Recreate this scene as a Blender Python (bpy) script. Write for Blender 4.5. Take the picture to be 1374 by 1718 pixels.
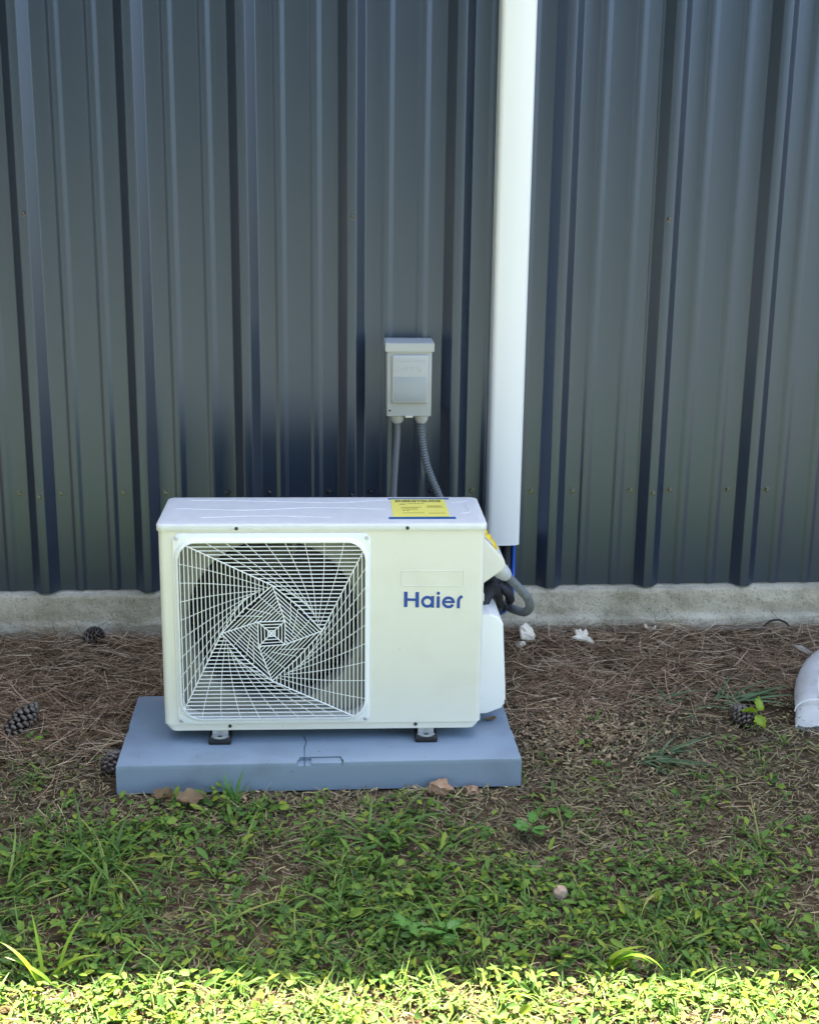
import bpy, bmesh, math, random
import numpy as np
from mathutils import Vector, Matrix, noise

random.seed(7)
rng = np.random.default_rng(11)
for o in list(bpy.data.objects):
    bpy.data.objects.remove(o)
scene = bpy.context.scene
COL = scene.collection

# ------------------------------------------------------------------ camera
cam_d = bpy.data.cameras.new('camera')
cam = bpy.data.objects.new('camera', cam_d)
COL.objects.link(cam)
CR = Vector((0.99720, -0.07350, 0.01210)); CU = Vector((0.0071, 0.2548, 0.9670)); CF = Vector((0.0742, 0.9642, -0.2546))
cam.matrix_world = Matrix(((CR.x, CU.x, -CF.x, 0.7889), (CR.y, CU.y, -CF.y, -3.92425), (CR.z, CU.z, -CF.z, 1.27315), (0, 0, 0, 1)))
cam_d.sensor_fit = 'HORIZONTAL'
cam_d.sensor_width = 36.0
cam_d.lens = 2253.6 / 1374 * 36
cam_d.clip_start = 0.05
cam_d.clip_end = 500
scene.camera = cam

# ------------------------------------------------------------------ sky and sun (sun stands behind the building)
SUN_TO = Vector((0.45, 1.28, 3.256)).normalized()
world = bpy.data.worlds.new('World')
scene.world = world
world.use_nodes = True
wn = world.node_tree.nodes
sky = wn.new('ShaderNodeTexSky')
sky.sky_type = 'NISHITA'
sky.sun_disc = False
sky.sun_elevation = math.asin(SUN_TO.z)
sky.sun_rotation = math.atan2(SUN_TO.x, SUN_TO.y)
sky.air_density = 1.0
sky.dust_density = 3.0
world.node_tree.links.new(sky.outputs[0], wn['Background'].inputs[0])
wn['Background'].inputs[1].default_value = 0.078
sl = bpy.data.lights.new('sun', 'SUN')
sl.energy = 5.0
sl.angle = math.radians(0.53)
sl.color = (1.0, 0.90, 0.68)
so = bpy.data.objects.new('sun', sl)
COL.objects.link(so)
so.rotation_euler = SUN_TO.to_track_quat('Z', 'Y').to_euler()
so.location = (0, 6, 12)
scene.view_settings.view_transform = 'Standard'
scene.view_settings.look = 'None'
scene.view_settings.gamma = 1.0
scene.view_settings.use_curve_mapping = False
scene.view_settings.exposure = 3.15

# ------------------------------------------------------------------ materials
def ramp(nt, fac, stops):
    r = nt.nodes.new('ShaderNodeValToRGB')
    el = r.color_ramp.elements
    while len(el) < len(stops):
        el.new(0.5)
    for e, (p, c) in zip(el, stops):
        e.position = p
        e.color = (*c, 1)
    nt.links.new(fac, r.inputs[0])
    return r.outputs[0]

def mat(name, base, rough=0.5, metal=0.0, spec=0.5, vary=None, bump=None, island=None, trans=0.0, coat=0.0):
    """vary = (scale, colour2, detail); bump = (scale, strength, distance); island = colour list, one per loose piece"""
    m = bpy.data.materials.new(name)
    m.use_nodes = True
    nt = m.node_tree
    b = nt.nodes['Principled BSDF']
    b.inputs['Base Color'].default_value = (*base, 1)
    b.inputs['Roughness'].default_value = rough
    b.inputs['Metallic'].default_value = metal
    b.inputs['Specular IOR Level'].default_value = spec
    b.inputs['Coat Weight'].default_value = coat
    tc = nt.nodes.new('ShaderNodeTexCoord')
    colour = None
    if vary:
        n = nt.nodes.new('ShaderNodeTexNoise')
        n.inputs['Scale'].default_value = vary[0]
        n.inputs['Detail'].default_value = vary[2] if len(vary) > 2 else 4
        nt.links.new(tc.outputs['Object'], n.inputs['Vector'])
        colour = ramp(nt, n.outputs['Fac'], [(0.35, base), (0.65, vary[1])])
    if island:
        g = nt.nodes.new('ShaderNodeNewGeometry')
        st = [(i / max(1, len(island) - 1), c) for i, c in enumerate(island)]
        colour = ramp(nt, g.outputs['Random Per Island'], st)
    if colour is not None:
        nt.links.new(colour, b.inputs['Base Color'])
    if bump:
        n2 = nt.nodes.new('ShaderNodeTexNoise')
        n2.inputs['Scale'].default_value = bump[0]
        n2.inputs['Detail'].default_value = 5
        nt.links.new(tc.outputs['Object'], n2.inputs['Vector'])
        bp = nt.nodes.new('ShaderNodeBump')
        bp.inputs['Strength'].default_value = bump[1]
        bp.inputs['Distance'].default_value = bump[2]
        nt.links.new(n2.outputs['Fac'], bp.inputs['Height'])
        nt.links.new(bp.outputs[0], b.inputs['Normal'])
    if trans > 0:
        t = nt.nodes.new('ShaderNodeBsdfTranslucent')
        mx = nt.nodes.new('ShaderNodeMixShader')
        mx.inputs[0].default_value = trans
        if colour is not None:
            nt.links.new(colour, t.inputs[0])
        else:
            t.inputs[0].default_value = (*base, 1)
        nt.links.new(b.outputs[0], mx.inputs[1])
        nt.links.new(t.outputs[0], mx.inputs[2])
        nt.links.new(mx.outputs[0], nt.nodes['Material Output'].inputs[0])
    return m

M = {}
def speckled(name, base, dirt, rough=0.45, fine=120.0, lim=(0.68, 0.74), broad=(0.55, 0.52, 0.45), bmp=0.3):
    m = mat(name, base, rough, bump=(25 if bmp > 0.2 else 200, bmp, 0.004) if bmp else None)
    nt = m.node_tree
    tc = nt.nodes.new('ShaderNodeTexCoord')
    cols = []
    for sc, lo, hi, c2 in ((fine, lim[0], lim[1], dirt), (9.0, 0.5, 0.8, broad)):
        n = nt.nodes.new('ShaderNodeTexNoise')
        n.inputs['Scale'].default_value = sc
        n.inputs['Detail'].default_value = 3
        nt.links.new(tc.outputs['Object'], n.inputs['Vector'])
        cols.append(ramp(nt, n.outputs['Fac'], [(lo, (1, 1, 1)), (hi, tuple(a / b for a, b in zip(c2, base)))]))
    mx = nt.nodes.new('ShaderNodeMixRGB'); mx.blend_type = 'MULTIPLY'; mx.inputs[0].default_value = 1
    nt.links.new(cols[0], mx.inputs[1]); nt.links.new(cols[1], mx.inputs[2])
    mx2 = nt.nodes.new('ShaderNodeMixRGB'); mx2.blend_type = 'MULTIPLY'; mx2.inputs[0].default_value = 1
    mx2.inputs[1].default_value = (*base, 1)
    nt.links.new(mx.outputs[0], mx2.inputs[2])
    nt.links.new(mx2.outputs[0], nt.nodes['Principled BSDF'].inputs['Base Color'])
    return m
M['wall'] = mat('slate_painted_steel', (0.011, 0.018, 0.034), 0.33, spec=1.0, vary=(3.0, (0.015, 0.022, 0.036), 3), bump=(1.6, 0.10, 0.02))
M['wall'].node_tree.nodes['Principled BSDF'].inputs['Specular Tint'].default_value = (0.65, 0.79, 1.0, 1)
M['wall'].node_tree.nodes['Principled BSDF'].inputs['IOR'].default_value = 1.56
M['screw'] = mat('painted_screw', (0.10, 0.105, 0.115), 0.22, metal=0.85)
M['steel'] = mat('zinc_steel', (0.55, 0.56, 0.57), 0.35, metal=0.85)
M['darkscrew'] = mat('dark_screw', (0.05, 0.05, 0.05), 0.4, metal=0.6)
M['trim'] = mat('roof_trim', (0.04, 0.047, 0.054), 0.4)
M['cream'] = mat('cream_enamel', (0.79, 0.765, 0.67), 0.33, vary=(1.5, (0.775, 0.75, 0.655), 2))
M['lid'] = mat('lid_enamel', (0.74, 0.74, 0.72), 0.38, vary=(30.0, (0.70, 0.70, 0.69), 6), bump=(3.0, 0.12, 0.01))
M['grille'] = mat('white_grille_plastic', (0.88, 0.88, 0.86), 0.3)
M['shroud'] = mat('shaded_shroud', (0.235, 0.232, 0.205), 0.45)  # cream plate darkened to grey: the shade of the recess is in the colour
M['fan'] = mat('dark_fan_plastic', (0.024, 0.026, 0.028), 0.35)
M['motor'] = mat('motor_grey', (0.18, 0.19, 0.19), 0.4, metal=0.5)
M['rubber'] = mat('black_rubber', (0.012, 0.012, 0.013), 0.6)
M['blue'] = mat('logo_blue', (0.003, 0.058, 0.33), 0.35)
M['tape'] = mat('blue_tape', (0.006, 0.10, 0.30), 0.4)
M['yellow'] = mat('yellow_label_paper', (0.88, 0.78, 0.16), 0.5)
M['ink'] = mat('black_ink', (0.02, 0.02, 0.02), 0.6)
M['inkgrey'] = mat('faint_ink', (0.42, 0.33, 0.05), 0.6)
M['pad'] = mat('blue_grey_pad_plastic', (0.235, 0.305, 0.375), 0.5, vary=(9.0, (0.205, 0.265, 0.33), 8), bump=(220.0, 0.12, 0.002))
M['padseam'] = mat('pad_seam', (0.09, 0.12, 0.17), 0.6)
M['box'] = mat('grey_box_plastic', (0.44, 0.455, 0.435), 0.4, vary=(6.0, (0.42, 0.435, 0.418), 3))
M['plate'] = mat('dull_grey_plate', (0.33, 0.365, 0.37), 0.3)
M['fitting'] = mat('light_grey_fitting', (0.50, 0.52, 0.53), 0.4)
M['duct'] = mat('white_pvc', (0.83, 0.84, 0.84), 0.35, vary=(2.0, (0.81, 0.82, 0.825), 3))
M['insul'] = mat('black_foam_insulation', (0.022, 0.024, 0.032), 0.7, bump=(90, 0.3, 0.003))
M['bluewire'] = mat('blue_cable_jacket', (0.008, 0.09, 0.50), 0.4)
M['yellowtag'] = mat('yellow_plastic_tag', (0.75, 0.55, 0.02), 0.4)
M['cone'] = mat('pine_cone_scale', (0.035, 0.027, 0.022), 0.6, island=[(0.022, 0.015, 0.011), (0.04, 0.028, 0.02), (0.06, 0.042, 0.03)])
M['conetip'] = mat('pale_scale_tip', (0.10, 0.08, 0.065), 0.6, vary=(60, (0.20, 0.17, 0.145), 4))
M['conecore'] = mat('pine_cone_core', (0.02, 0.014, 0.01), 0.8)
M['cream'] = speckled('cream_enamel', (0.79, 0.765, 0.68), (0.45, 0.38, 0.28), 0.33, 160.0, (0.73, 0.76), (0.74, 0.71, 0.62), 0)
M['pad'] = speckled('blue_grey_pad_plastic', (0.235, 0.305, 0.375), (0.16, 0.13, 0.10), 0.5, 90.0, (0.69, 0.75), (0.20, 0.25, 0.30), 0.12)
M['elbow'] = speckled('weathered_white_plastic', (0.90, 0.90, 0.88), (0.10, 0.08, 0.06), broad=(0.74, 0.72, 0.66))
M['fragment'] = mat('pale_fragment', (0.84, 0.78, 0.63), 0.8, vary=(40, (0.72, 0.63, 0.48), 6), bump=(120, 0.5, 0.003))
M['clay'] = mat('orange_clay', (0.30, 0.17, 0.09), 0.9, vary=(30, (0.40, 0.27, 0.17), 6), bump=(60, 0.6, 0.006))
M['stone'] = mat('tan_pebble', (0.36, 0.25, 0.17), 0.8, vary=(40, (0.45, 0.34, 0.25), 6), bump=(80, 0.4, 0.004))
M['wire'] = mat('black_wire', (0.015, 0.013, 0.012), 0.5)
M['twig'] = mat('grey_brown_twig', (0.19, 0.15, 0.11), 0.8, bump=(60, 0.5, 0.004))
M['deadleaf'] = mat('dead_leaf', (0.36, 0.25, 0.14), 0.7, trans=0.2, vary=(60, (0.46, 0.34, 0.2), 5))
M['barkleaf'] = mat('pale_bark', (0.42, 0.36, 0.29), 0.8, vary=(30, (0.3, 0.24, 0.18), 5))
M['needle'] = mat('pine_needle', (0.2, 0.12, 0.08), 0.55, island=[(0.055, 0.030, 0.016), (0.13, 0.075, 0.038), (0.26, 0.155, 0.082), (0.42, 0.27, 0.155), (0.70, 0.55, 0.36)])
M['clip'] = mat('dry_clipping', (0.2, 0.17, 0.1), 0.7, island=[(0.09, 0.07, 0.042), (0.18, 0.14, 0.085), (0.28, 0.225, 0.13), (0.19, 0.20, 0.08), (0.46, 0.38, 0.18)], trans=0.15)
M['chip'] = mat('wood_chip', (0.3, 0.2, 0.12), 0.85, island=[(0.12, 0.075, 0.04), (0.24, 0.16, 0.085), (0.36, 0.245, 0.13), (0.52, 0.39, 0.23)])
M['leaf'] = mat('weed_leaf', (0.06, 0.13, 0.04), 0.6, spec=0.3, island=[(0.062, 0.128, 0.028), (0.090, 0.180, 0.035), (0.120, 0.235, 0.038), (0.165, 0.285, 0.040), (0.27, 0.33, 0.036)], trans=0.3)
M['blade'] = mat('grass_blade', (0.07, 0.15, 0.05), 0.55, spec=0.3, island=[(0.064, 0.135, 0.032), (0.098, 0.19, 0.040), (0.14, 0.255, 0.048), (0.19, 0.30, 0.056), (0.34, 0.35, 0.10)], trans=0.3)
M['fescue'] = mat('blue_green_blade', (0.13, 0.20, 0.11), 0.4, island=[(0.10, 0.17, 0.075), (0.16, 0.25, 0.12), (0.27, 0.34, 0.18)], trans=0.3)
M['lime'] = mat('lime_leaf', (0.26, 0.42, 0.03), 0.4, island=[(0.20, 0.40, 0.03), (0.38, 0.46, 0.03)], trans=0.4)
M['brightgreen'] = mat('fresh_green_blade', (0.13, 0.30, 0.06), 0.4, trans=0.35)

def coil_material():
    m = mat('coil_fins', (0.035, 0.038, 0.038), 0.4, metal=0.3)
    return m
M['coil'] = coil_material()
M['coilbar'] = mat('coil_tube_row', (0.09, 0.096, 0.096), 0.35, metal=0.5)

def concrete_material():
    m = bpy.data.materials.new('rough_concrete')
    m.use_nodes = True
    nt = m.node_tree
    L = nt.links.new
    b = nt.nodes['Principled BSDF']
    b.inputs['Roughness'].default_value = 0.9
    tc = nt.nodes.new('ShaderNodeTexCoord')
    def nz(scale, detail, rough=0.6, sc=(1, 1, 1)):
        mp = nt.nodes.new('ShaderNodeMapping')
        mp.inputs['Scale'].default_value = sc
        L(tc.outputs['Object'], mp.inputs[0])
        n = nt.nodes.new('ShaderNodeTexNoise')
        n.inputs['Scale'].default_value = scale
        n.inputs['Detail'].default_value = detail
        n.inputs['Roughness'].default_value = rough
        L(mp.outputs[0], n.inputs['Vector'])
        return n.outputs['Fac']
    c1 = ramp(nt, nz(9, 8, 0.7), [(0.3, (0.46, 0.41, 0.30)), (0.5, (0.68, 0.61, 0.465)), (0.72, (0.82, 0.755, 0.60))])
    c2 = ramp(nt, nz(3.2, 3, 0.5, (1, 1, 0.25)), [(0.46, (1, 1, 1)), (0.68, (0.60, 0.61, 0.55))])
    c3 = ramp(nt, nz(110, 5, 0.75), [(0.33, (0.35, 0.34, 0.31)), (0.45, (1, 1, 1)), (0.62, (1.0, 1.0, 1.0)), (0.72, (1.3, 1.3, 1.28))])
    mx = nt.nodes.new('ShaderNodeMixRGB'); mx.blend_type = 'MULTIPLY'; mx.inputs[0].default_value = 1
    L(c1, mx.inputs[1]); L(c2, mx.inputs[2])
    mx2 = nt.nodes.new('ShaderNodeMixRGB'); mx2.blend_type = 'MULTIPLY'; mx2.inputs[0].default_value = 0.8
    L(mx.outputs[0], mx2.inputs[1]); L(c3, mx2.inputs[2])
    L(mx2.outputs[0], b.inputs['Base Color'])
    bp = nt.nodes.new('ShaderNodeBump')
    bp.inputs['Strength'].default_value = 1.0
    bp.inputs['Distance'].default_value = 0.014
    L(nz(55, 10, 0.8), bp.inputs['Height'])
    L(bp.outputs[0], b.inputs['Normal'])
    return m
M['concrete'] = concrete_material()

def ground_material():
    m = bpy.data.materials.new('soil_and_turf')
    m.use_nodes = True
    nt = m.node_tree
    L = nt.links.new
    b = nt.nodes['Principled BSDF']
    b.inputs['Roughness'].default_value = 0.95
    b.inputs['Specular IOR Level'].default_value = 0.2
    tc = nt.nodes.new('ShaderNodeTexCoord')
    def nz(scale, detail, rough=0.6):
        n = nt.nodes.new('ShaderNodeTexNoise')
        n.inputs['Scale'].default_value = scale
        n.inputs['Detail'].default_value = detail
        n.inputs['Roughness'].default_value = rough
        L(tc.outputs['Object'], n.inputs['Vector'])
        return n.outputs['Fac']
    soil = ramp(nt, nz(28, 8, 0.7), [(0.3, (0.04, 0.027, 0.015)), (0.52, (0.11, 0.076, 0.042)), (0.72, (0.24, 0.175, 0.10))])
    turf = ramp(nt, nz(22, 8, 0.75), [(0.3, (0.09, 0.10, 0.075)), (0.55, (0.150, 0.16, 0.14)), (0.75, (0.235, 0.24, 0.215))])
    sep = nt.nodes.new('ShaderNodeSeparateXYZ')
    L(tc.outputs['Object'], sep.inputs[0])
    mr = nt.nodes.new('ShaderNodeMapRange')
    mr.inputs['From Min'].default_value = -2.0
    mr.inputs['From Max'].default_value = -2.9
    L(sep.outputs['Y'], mr.inputs['Value'])
    mx = nt.nodes.new('ShaderNodeMixRGB')
    L(mr.outputs[0], mx.inputs[0]); L(soil, mx.inputs[1]); L(turf, mx.inputs[2])
    L(mx.outputs[0], b.inputs['Base Color'])
    bp = nt.nodes.new('ShaderNodeBump')
    bp.inputs['Strength'].default_value = 1.0
    bp.inputs['Distance'].default_value = 0.012
    L(nz(60, 9, 0.75), bp.inputs['Height'])
    L(bp.outputs[0], b.inputs['Normal'])
    return m
M['ground'] = ground_material()

# ------------------------------------------------------------------ helpers
def link(o, parent=None):
    COL.objects.link(o)
    if parent:
        o.parent = parent
    return o

def finish(name, me, material, parent=None, smooth=None):
    me.name = name
    if material:
        me.materials.append(M[material])
    if smooth is not None:
        me.polygons.foreach_set('use_smooth', [True] * len(me.polygons))
        me.set_sharp_from_angle(angle=math.radians(smooth))
    return link(bpy.data.objects.new(name, me), parent)

def from_bm(name, bm, material, parent=None, smooth=None):
    bmesh.ops.recalc_face_normals(bm, faces=bm.faces)
    me = bpy.data.meshes.new(name)
    bm.to_mesh(me)
    bm.free()
    return finish(name, me, material, parent, smooth)

def empty(name, loc=(0, 0, 0), rz=0.0):
    o = bpy.data.objects.new(name, None)
    o.location = loc
    o.rotation_euler = (0, 0, rz)
    o.empty_display_size = 0.05
    return link(o)

def tag(o, label, cat=None, group=None, kind=None):
    o['label'] = label
    if cat:
        o['category'] = cat
    if group:
        o['group'] = group
    if kind:
        o['kind'] = kind
    return o

def add_box(bm, x0, x1, y0, y1, z0, z1, bevel=0.0, seg=2):
    vs = [bm.verts.new((x, y, z)) for x in (x0, x1) for y in (y0, y1) for z in (z0, z1)]
    fs = [(0, 1, 3, 2), (4, 6, 7, 5), (0, 4, 5, 1), (2, 3, 7, 6), (0, 2, 6, 4), (1, 5, 7, 3)]
    faces = [bm.faces.new([vs[i] for i in f]) for f in fs]
    if bevel:
        edges = list({e for f in faces for e in f.edges})
        bmesh.ops.bevel(bm, geom=edges, offset=bevel, segments=seg, profile=0.5, affect='EDGES')

def box_obj(name, dims, material, parent=None, bevel=0.0, seg=2):
    bm = bmesh.new()
    add_box(bm, *dims, bevel, seg)
    return from_bm(name, bm, material, parent, 35 if bevel else None)

def smooth_path(pts, n=8):
    """Catmull-Rom through the points"""
    P = [Vector(p) for p in pts]
    P = [P[0] * 2 - P[1]] + P + [P[-1] * 2 - P[-2]]
    out = []
    for i in range(1, len(P) - 2):
        for k in range(n):
            t = k / n
            a, b, c, d = P[i - 1], P[i], P[i + 1], P[i + 2]
            out.append(0.5 * ((2 * b) + (c - a) * t + (2 * a - 5 * b + 4 * c - d) * t * t + (3 * b - a - 3 * c + d) * t ** 3))
    out.append(P[-2])
    return out

def add_tube(bm, pts, r, n=8, caps=True, squash=None):
    """r: radius or list; squash: (a, b) factors for side and normal directions"""
    P = [Vector(p) for p in pts]
    rs = r if isinstance(r, (list, tuple)) else [r] * len(P)
    t0 = (P[1] - P[0]).normalized()
    up = Vector((0, 0, 1)) if abs(t0.z) < 0.9 else Vector((0, 1, 0))
    s = t0.cross(up).normalized()
    rings = []
    for i, p in enumerate(P):
        t = (P[min(i + 1, len(P) - 1)] - P[max(i - 1, 0)]).normalized()
        s = (s - t * s.dot(t)).normalized()
        u = s.cross(t)
        a, b = squash or (1, 1)
        rings.append([bm.verts.new(p + (s * math.cos(2 * math.pi * k / n) * a + u * math.sin(2 * math.pi * k / n) * b) * rs[i]) for k in range(n)])
    for i in range(len(P) - 1):
        for k in range(n):
            bm.faces.new((rings[i][k], rings[i][(k + 1) % n], rings[i + 1][(k + 1) % n], rings[i + 1][k]))
    if caps:
        bm.faces.new(rings[0][::-1])
        bm.faces.new(rings[-1])

def tube_obj(name, pts, r, material, parent=None, n=8, **kw):
    bm = bmesh.new()
    add_tube(bm, pts, r, n, **kw)
    return from_bm(name, bm, material, parent, 50)

def rrect(x0, x1, z0, z1, r, n=6):
    """rounded rectangle loop, counter-clockwise in x,z"""
    out = []
    for cx, cz, a in ((x1 - r, z0 + r, -90), (x1 - r, z1 - r, 0), (x0 + r, z1 - r, 90), (x0 + r, z0 + r, 180)):
        for k in range(n + 1):
            t = math.radians(a + 90 * k / n)
            out.append((cx + r * math.cos(t), cz + r * math.sin(t)))
    return out

def np_mesh(name, V, T, material, smooth=True):
    V = np.asarray(V, np.float32).reshape(-1, 3)
    T = np.asarray(T, np.int32).reshape(-1, 3)
    me = bpy.data.meshes.new(name)
    me.vertices.add(len(V))
    me.vertices.foreach_set('co', V.ravel())
    me.loops.add(T.size)
    me.loops.foreach_set('vertex_index', T.ravel())
    me.polygons.add(len(T))
    me.polygons.foreach_set('loop_start', np.arange(0, T.size, 3, dtype=np.int32))
    me.update(calc_edges=True)
    if smooth:
        me.polygons.foreach_set('use_smooth', np.ones(len(T), bool))
    me.materials.append(M[material])
    return link(bpy.data.objects.new(name, me))

def ground_base(y):
    y = np.asarray(y, float)
    yy = np.maximum(y, -1.0)
    far = np.where(y > -1, 0.0, -0.234 * (1 - np.exp((np.minimum(y, -1) + 1) / 2.0)))
    return -0.135 + 0.117 * np.minimum(yy, 0) + far

def lump(x, y):
    return (0.006 * np.sin(9.1 * x + 1.3 + 2.1 * np.sin(3.3 * y)) * np.sin(7.7 * y + 0.4)
            + 0.004 * np.sin(23.0 * x + 5.0 * y) * np.sin(19.0 * y - 7 * x + 1.0))

def gz(x, y):
    return ground_base(y) + lump(np.asarray(x, float), np.asarray(y, float))

# ------------------------------------------------------------------ ground
def build_ground():
    xs = np.concatenate([-np.geomspace(60, 1.5, 14), np.arange(-1.4, 3.6, 0.04), 3.6 + np.geomspace(0.2, 60, 14)])
    ys = np.concatenate([-np.geomspace(60, 3.3, 14), np.arange(-3.2, 0.3, 0.04), 0.3 + np.geomspace(0.1, 20, 8)])
    X, Y = np.meshgrid(xs, ys)
    Z = gz(X, Y) - 0.004
    V = np.stack([X, Y, Z], -1).reshape(-1, 3)
    nx, ny = len(xs), len(ys)
    i = np.arange(nx * ny).reshape(ny, nx)
    a, b, c, d = i[:-1, :-1].ravel(), i[:-1, 1:].ravel(), i[1:, 1:].ravel(), i[1:, :-1].ravel()
    T = np.concatenate([np.stack([a, b, c], 1), np.stack([a, c, d], 1)])
    g = np_mesh('ground', V, T, 'ground')
    g['kind'] = 'structure'
    tag(g, 'bare soil and turf sloping away from the metal building')
build_ground()

# ------------------------------------------------------------------ metal building
RIB = 0.3048
def roof_z(x):
    return 2.95 + 0.11 * (x - 1.0)

def build_building():
    root = empty('metal_building', (0, 0, -0.135))
    tag(root, 'dark slate ribbed metal building on a rough concrete footing', 'building')
    OFF = 0.135   # children are given in building-local height
    # ribbed sheets, three ribs wide each
    def corner(pts, r=0.0025):
        out = [pts[0]]
        for p, q, s in zip(pts, pts[1:], pts[2:]):
            a, b, c = Vector(p), Vector(q), Vector(s)
            u, v = (a - b), (c - b)
            ra = min(r, u.length * 0.4); rb = min(r, v.length * 0.4)
            out += [tuple(b + u.normalized() * ra), tuple(b + (u.normalized() * ra + v.normalized() * rb) * 0.28), tuple(b + v.normalized() * rb)]
        return out + [pts[-1]]
    prof = [(-0.044, -0.0022)]
    for k in range(3):
        x = k * RIB
        prof += [(x - 0.039, -0.0022 if k == 0 else 0.0), (x - 0.013, -0.032), (x + 0.013, -0.032), (x + 0.039, 0.0)]
        for m in (1, 2):
            c = x + m * RIB / 3
            prof += [(c - 0.0180, 0.0), (c - 0.0085, -0.0050), (c + 0.0055, -0.0050), (c + 0.0180, 0.0)]
    prof.append((3 * RIB - 0.0415, 0.0))
    prof = corner(prof)
    # screw: washer and hex head
    bm = bmesh.new()
    add_tube(bm, [(0, 0, 0), (0, -0.0015, 0), (0, -0.0016, 0)], [0.0082, 0.0082, 0.0066], 12)
    add_tube(bm, [(0, -0.0016, 0), (0, -0.0068, 0), (0, -0.0078, 0)], [0.0054, 0.0054, 0.0040], 6)
    bmesh.ops.recalc_face_normals(bm, faces=bm.faces)
    sm = bpy.data.meshes.new('screw')
    bm.to_mesh(sm); bm.free()
    sm.materials.append(M['screw'])
    for i in range(-5, 9):
        x0 = i * 3 * RIB
        bm = bmesh.new()
        zs = [0.0, 0.4, 0.8, 1.2, 1.6, 2.0]
        cols = []
        for (px, py) in prof:
            zt = roof_z(x0 + px) - 0.05
            levels = zs + [zt]
            cols.append([bm.verts.new((px, py, z + OFF)) for z in levels])
        for a, b in zip(cols, cols[1:]):
            for j in range(len(zs)):
                bm.faces.new((a[j], b[j], b[j + 1], a[j + 1]))
        p = from_bm('wall_panel', bm, 'wall', root, 60)
        p.location = (x0, 0, 0)
        if -3 <= i <= 5:
            spots = [(k * RIB + f * RIB, -0.0005, 0.302 + random.uniform(-.002, .002)) for k in range(3) for f in (0.2, 0.79)]
            spots += [(0, -0.032, 0.299), (0, -0.032, 1.1125), (0, -0.032, 1.92)]
            for (sx, sy, sz) in spots:
                s = bpy.data.objects.new('screw', sm)
                s.location = (sx + random.uniform(-.002, .002), sy, sz + OFF)
                s.rotation_euler = (0, random.uniform(0, 1), 0)
                link(s, p)
    # concrete footing with a rough face and a small lower step
    xs = np.concatenate([np.arange(-4.6, -0.9, 0.1), np.arange(-0.9, 3.2, 0.012), np.arange(3.2, 8.3, 0.1)])
    rows = [(0.30, -0.006), (0.02, -0.005), (-0.022, -0.005), (-0.029, -0.009)] + [(-0.030, z) for z in np.linspace(-0.018, -0.094, 8)]
    rows += [(-0.040, -0.098), (-0.042, -0.104), (-0.043, -0.118), (-0.044, -0.14), (-0.044, -0.32)]
    V = []
    for x in xs:
        step = min(1, max(0, (x - 0.9) / 0.5))
        for (y, z) in rows:
            n1 = noise.noise((x * 9, y * 9, z * 30)) * 0.005 + noise.noise((x * 40, 3 + y, z * 45)) * 0.0032 + noise.noise((x * 95, 9, z * 95)) * 0.0018
            yy = y if y > -0.032 else -0.031 + (y + 0.031) * (0.25 + 0.75 * step)
            zz = z
            if y < -0.02 and z > -0.015:
                zz = z + noise.noise((x * 25, 5, 2)) * 0.004 - max(0, noise.noise((x * 14, 7, 1)) - 0.25) * 0.012
            if -0.13 < z < -0.09:
                zz = z + noise.noise((x * 12, 1, 8)) * 0.006
            V.append((x, yy - (n1 if y < 0 else 0), zz + OFF))
    nr = len(rows)
    i = np.arange(len(xs) * nr).reshape(len(xs), nr)
    a, b, c, d = i[:-1, :-1].ravel(), i[1:, :-1].ravel(), i[1:, 1:].ravel(), i[:-1, 1:].ravel()
    f = np_mesh('concrete_footing', V, np.concatenate([np.stack([a, b, c], 1), np.stack([a, c, d], 1)]), 'concrete')
    f.parent = root
    # low-slope roof with its rake trim
    for nm, y0, y1, dz0, dz1, mt in (('roof', -0.25, 7.0, 0.0, 0.06, 'trim'), ('rake_trim', -0.275, -0.2515, -0.12, 0.075, 'trim')):
        bm = bmesh.new()
        vs = []
        for x in (-4.8, 8.4):
            for y in (y0, y1):
                for dz in (dz0, dz1):
                    vs.append(bm.verts.new((x, y, roof_z(x) + dz + OFF)))
        for q in [(0, 1, 3, 2), (4, 6, 7, 5), (0, 4, 5, 1), (2, 3, 7, 6), (0, 2, 6, 4), (1, 5, 7, 3)]:
            bm.faces.new([vs[k] for k in q])
        from_bm(nm, bm, mt, root)
    bm = bmesh.new()
    vs = [bm.verts.new(p) for p in [(-4.8, -0.2505, roof_z(-4.8) - 0.004 + OFF), (8.4, -0.2505, roof_z(8.4) - 0.004 + OFF), (8.4, 0.0, roof_z(8.4) - 0.004 + OFF), (-4.8, 0.0, roof_z(-4.8) - 0.004 + OFF)]]
    bm.faces.new(vs)
    from_bm('soffit', bm, 'trim', root)
build_building()

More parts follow.
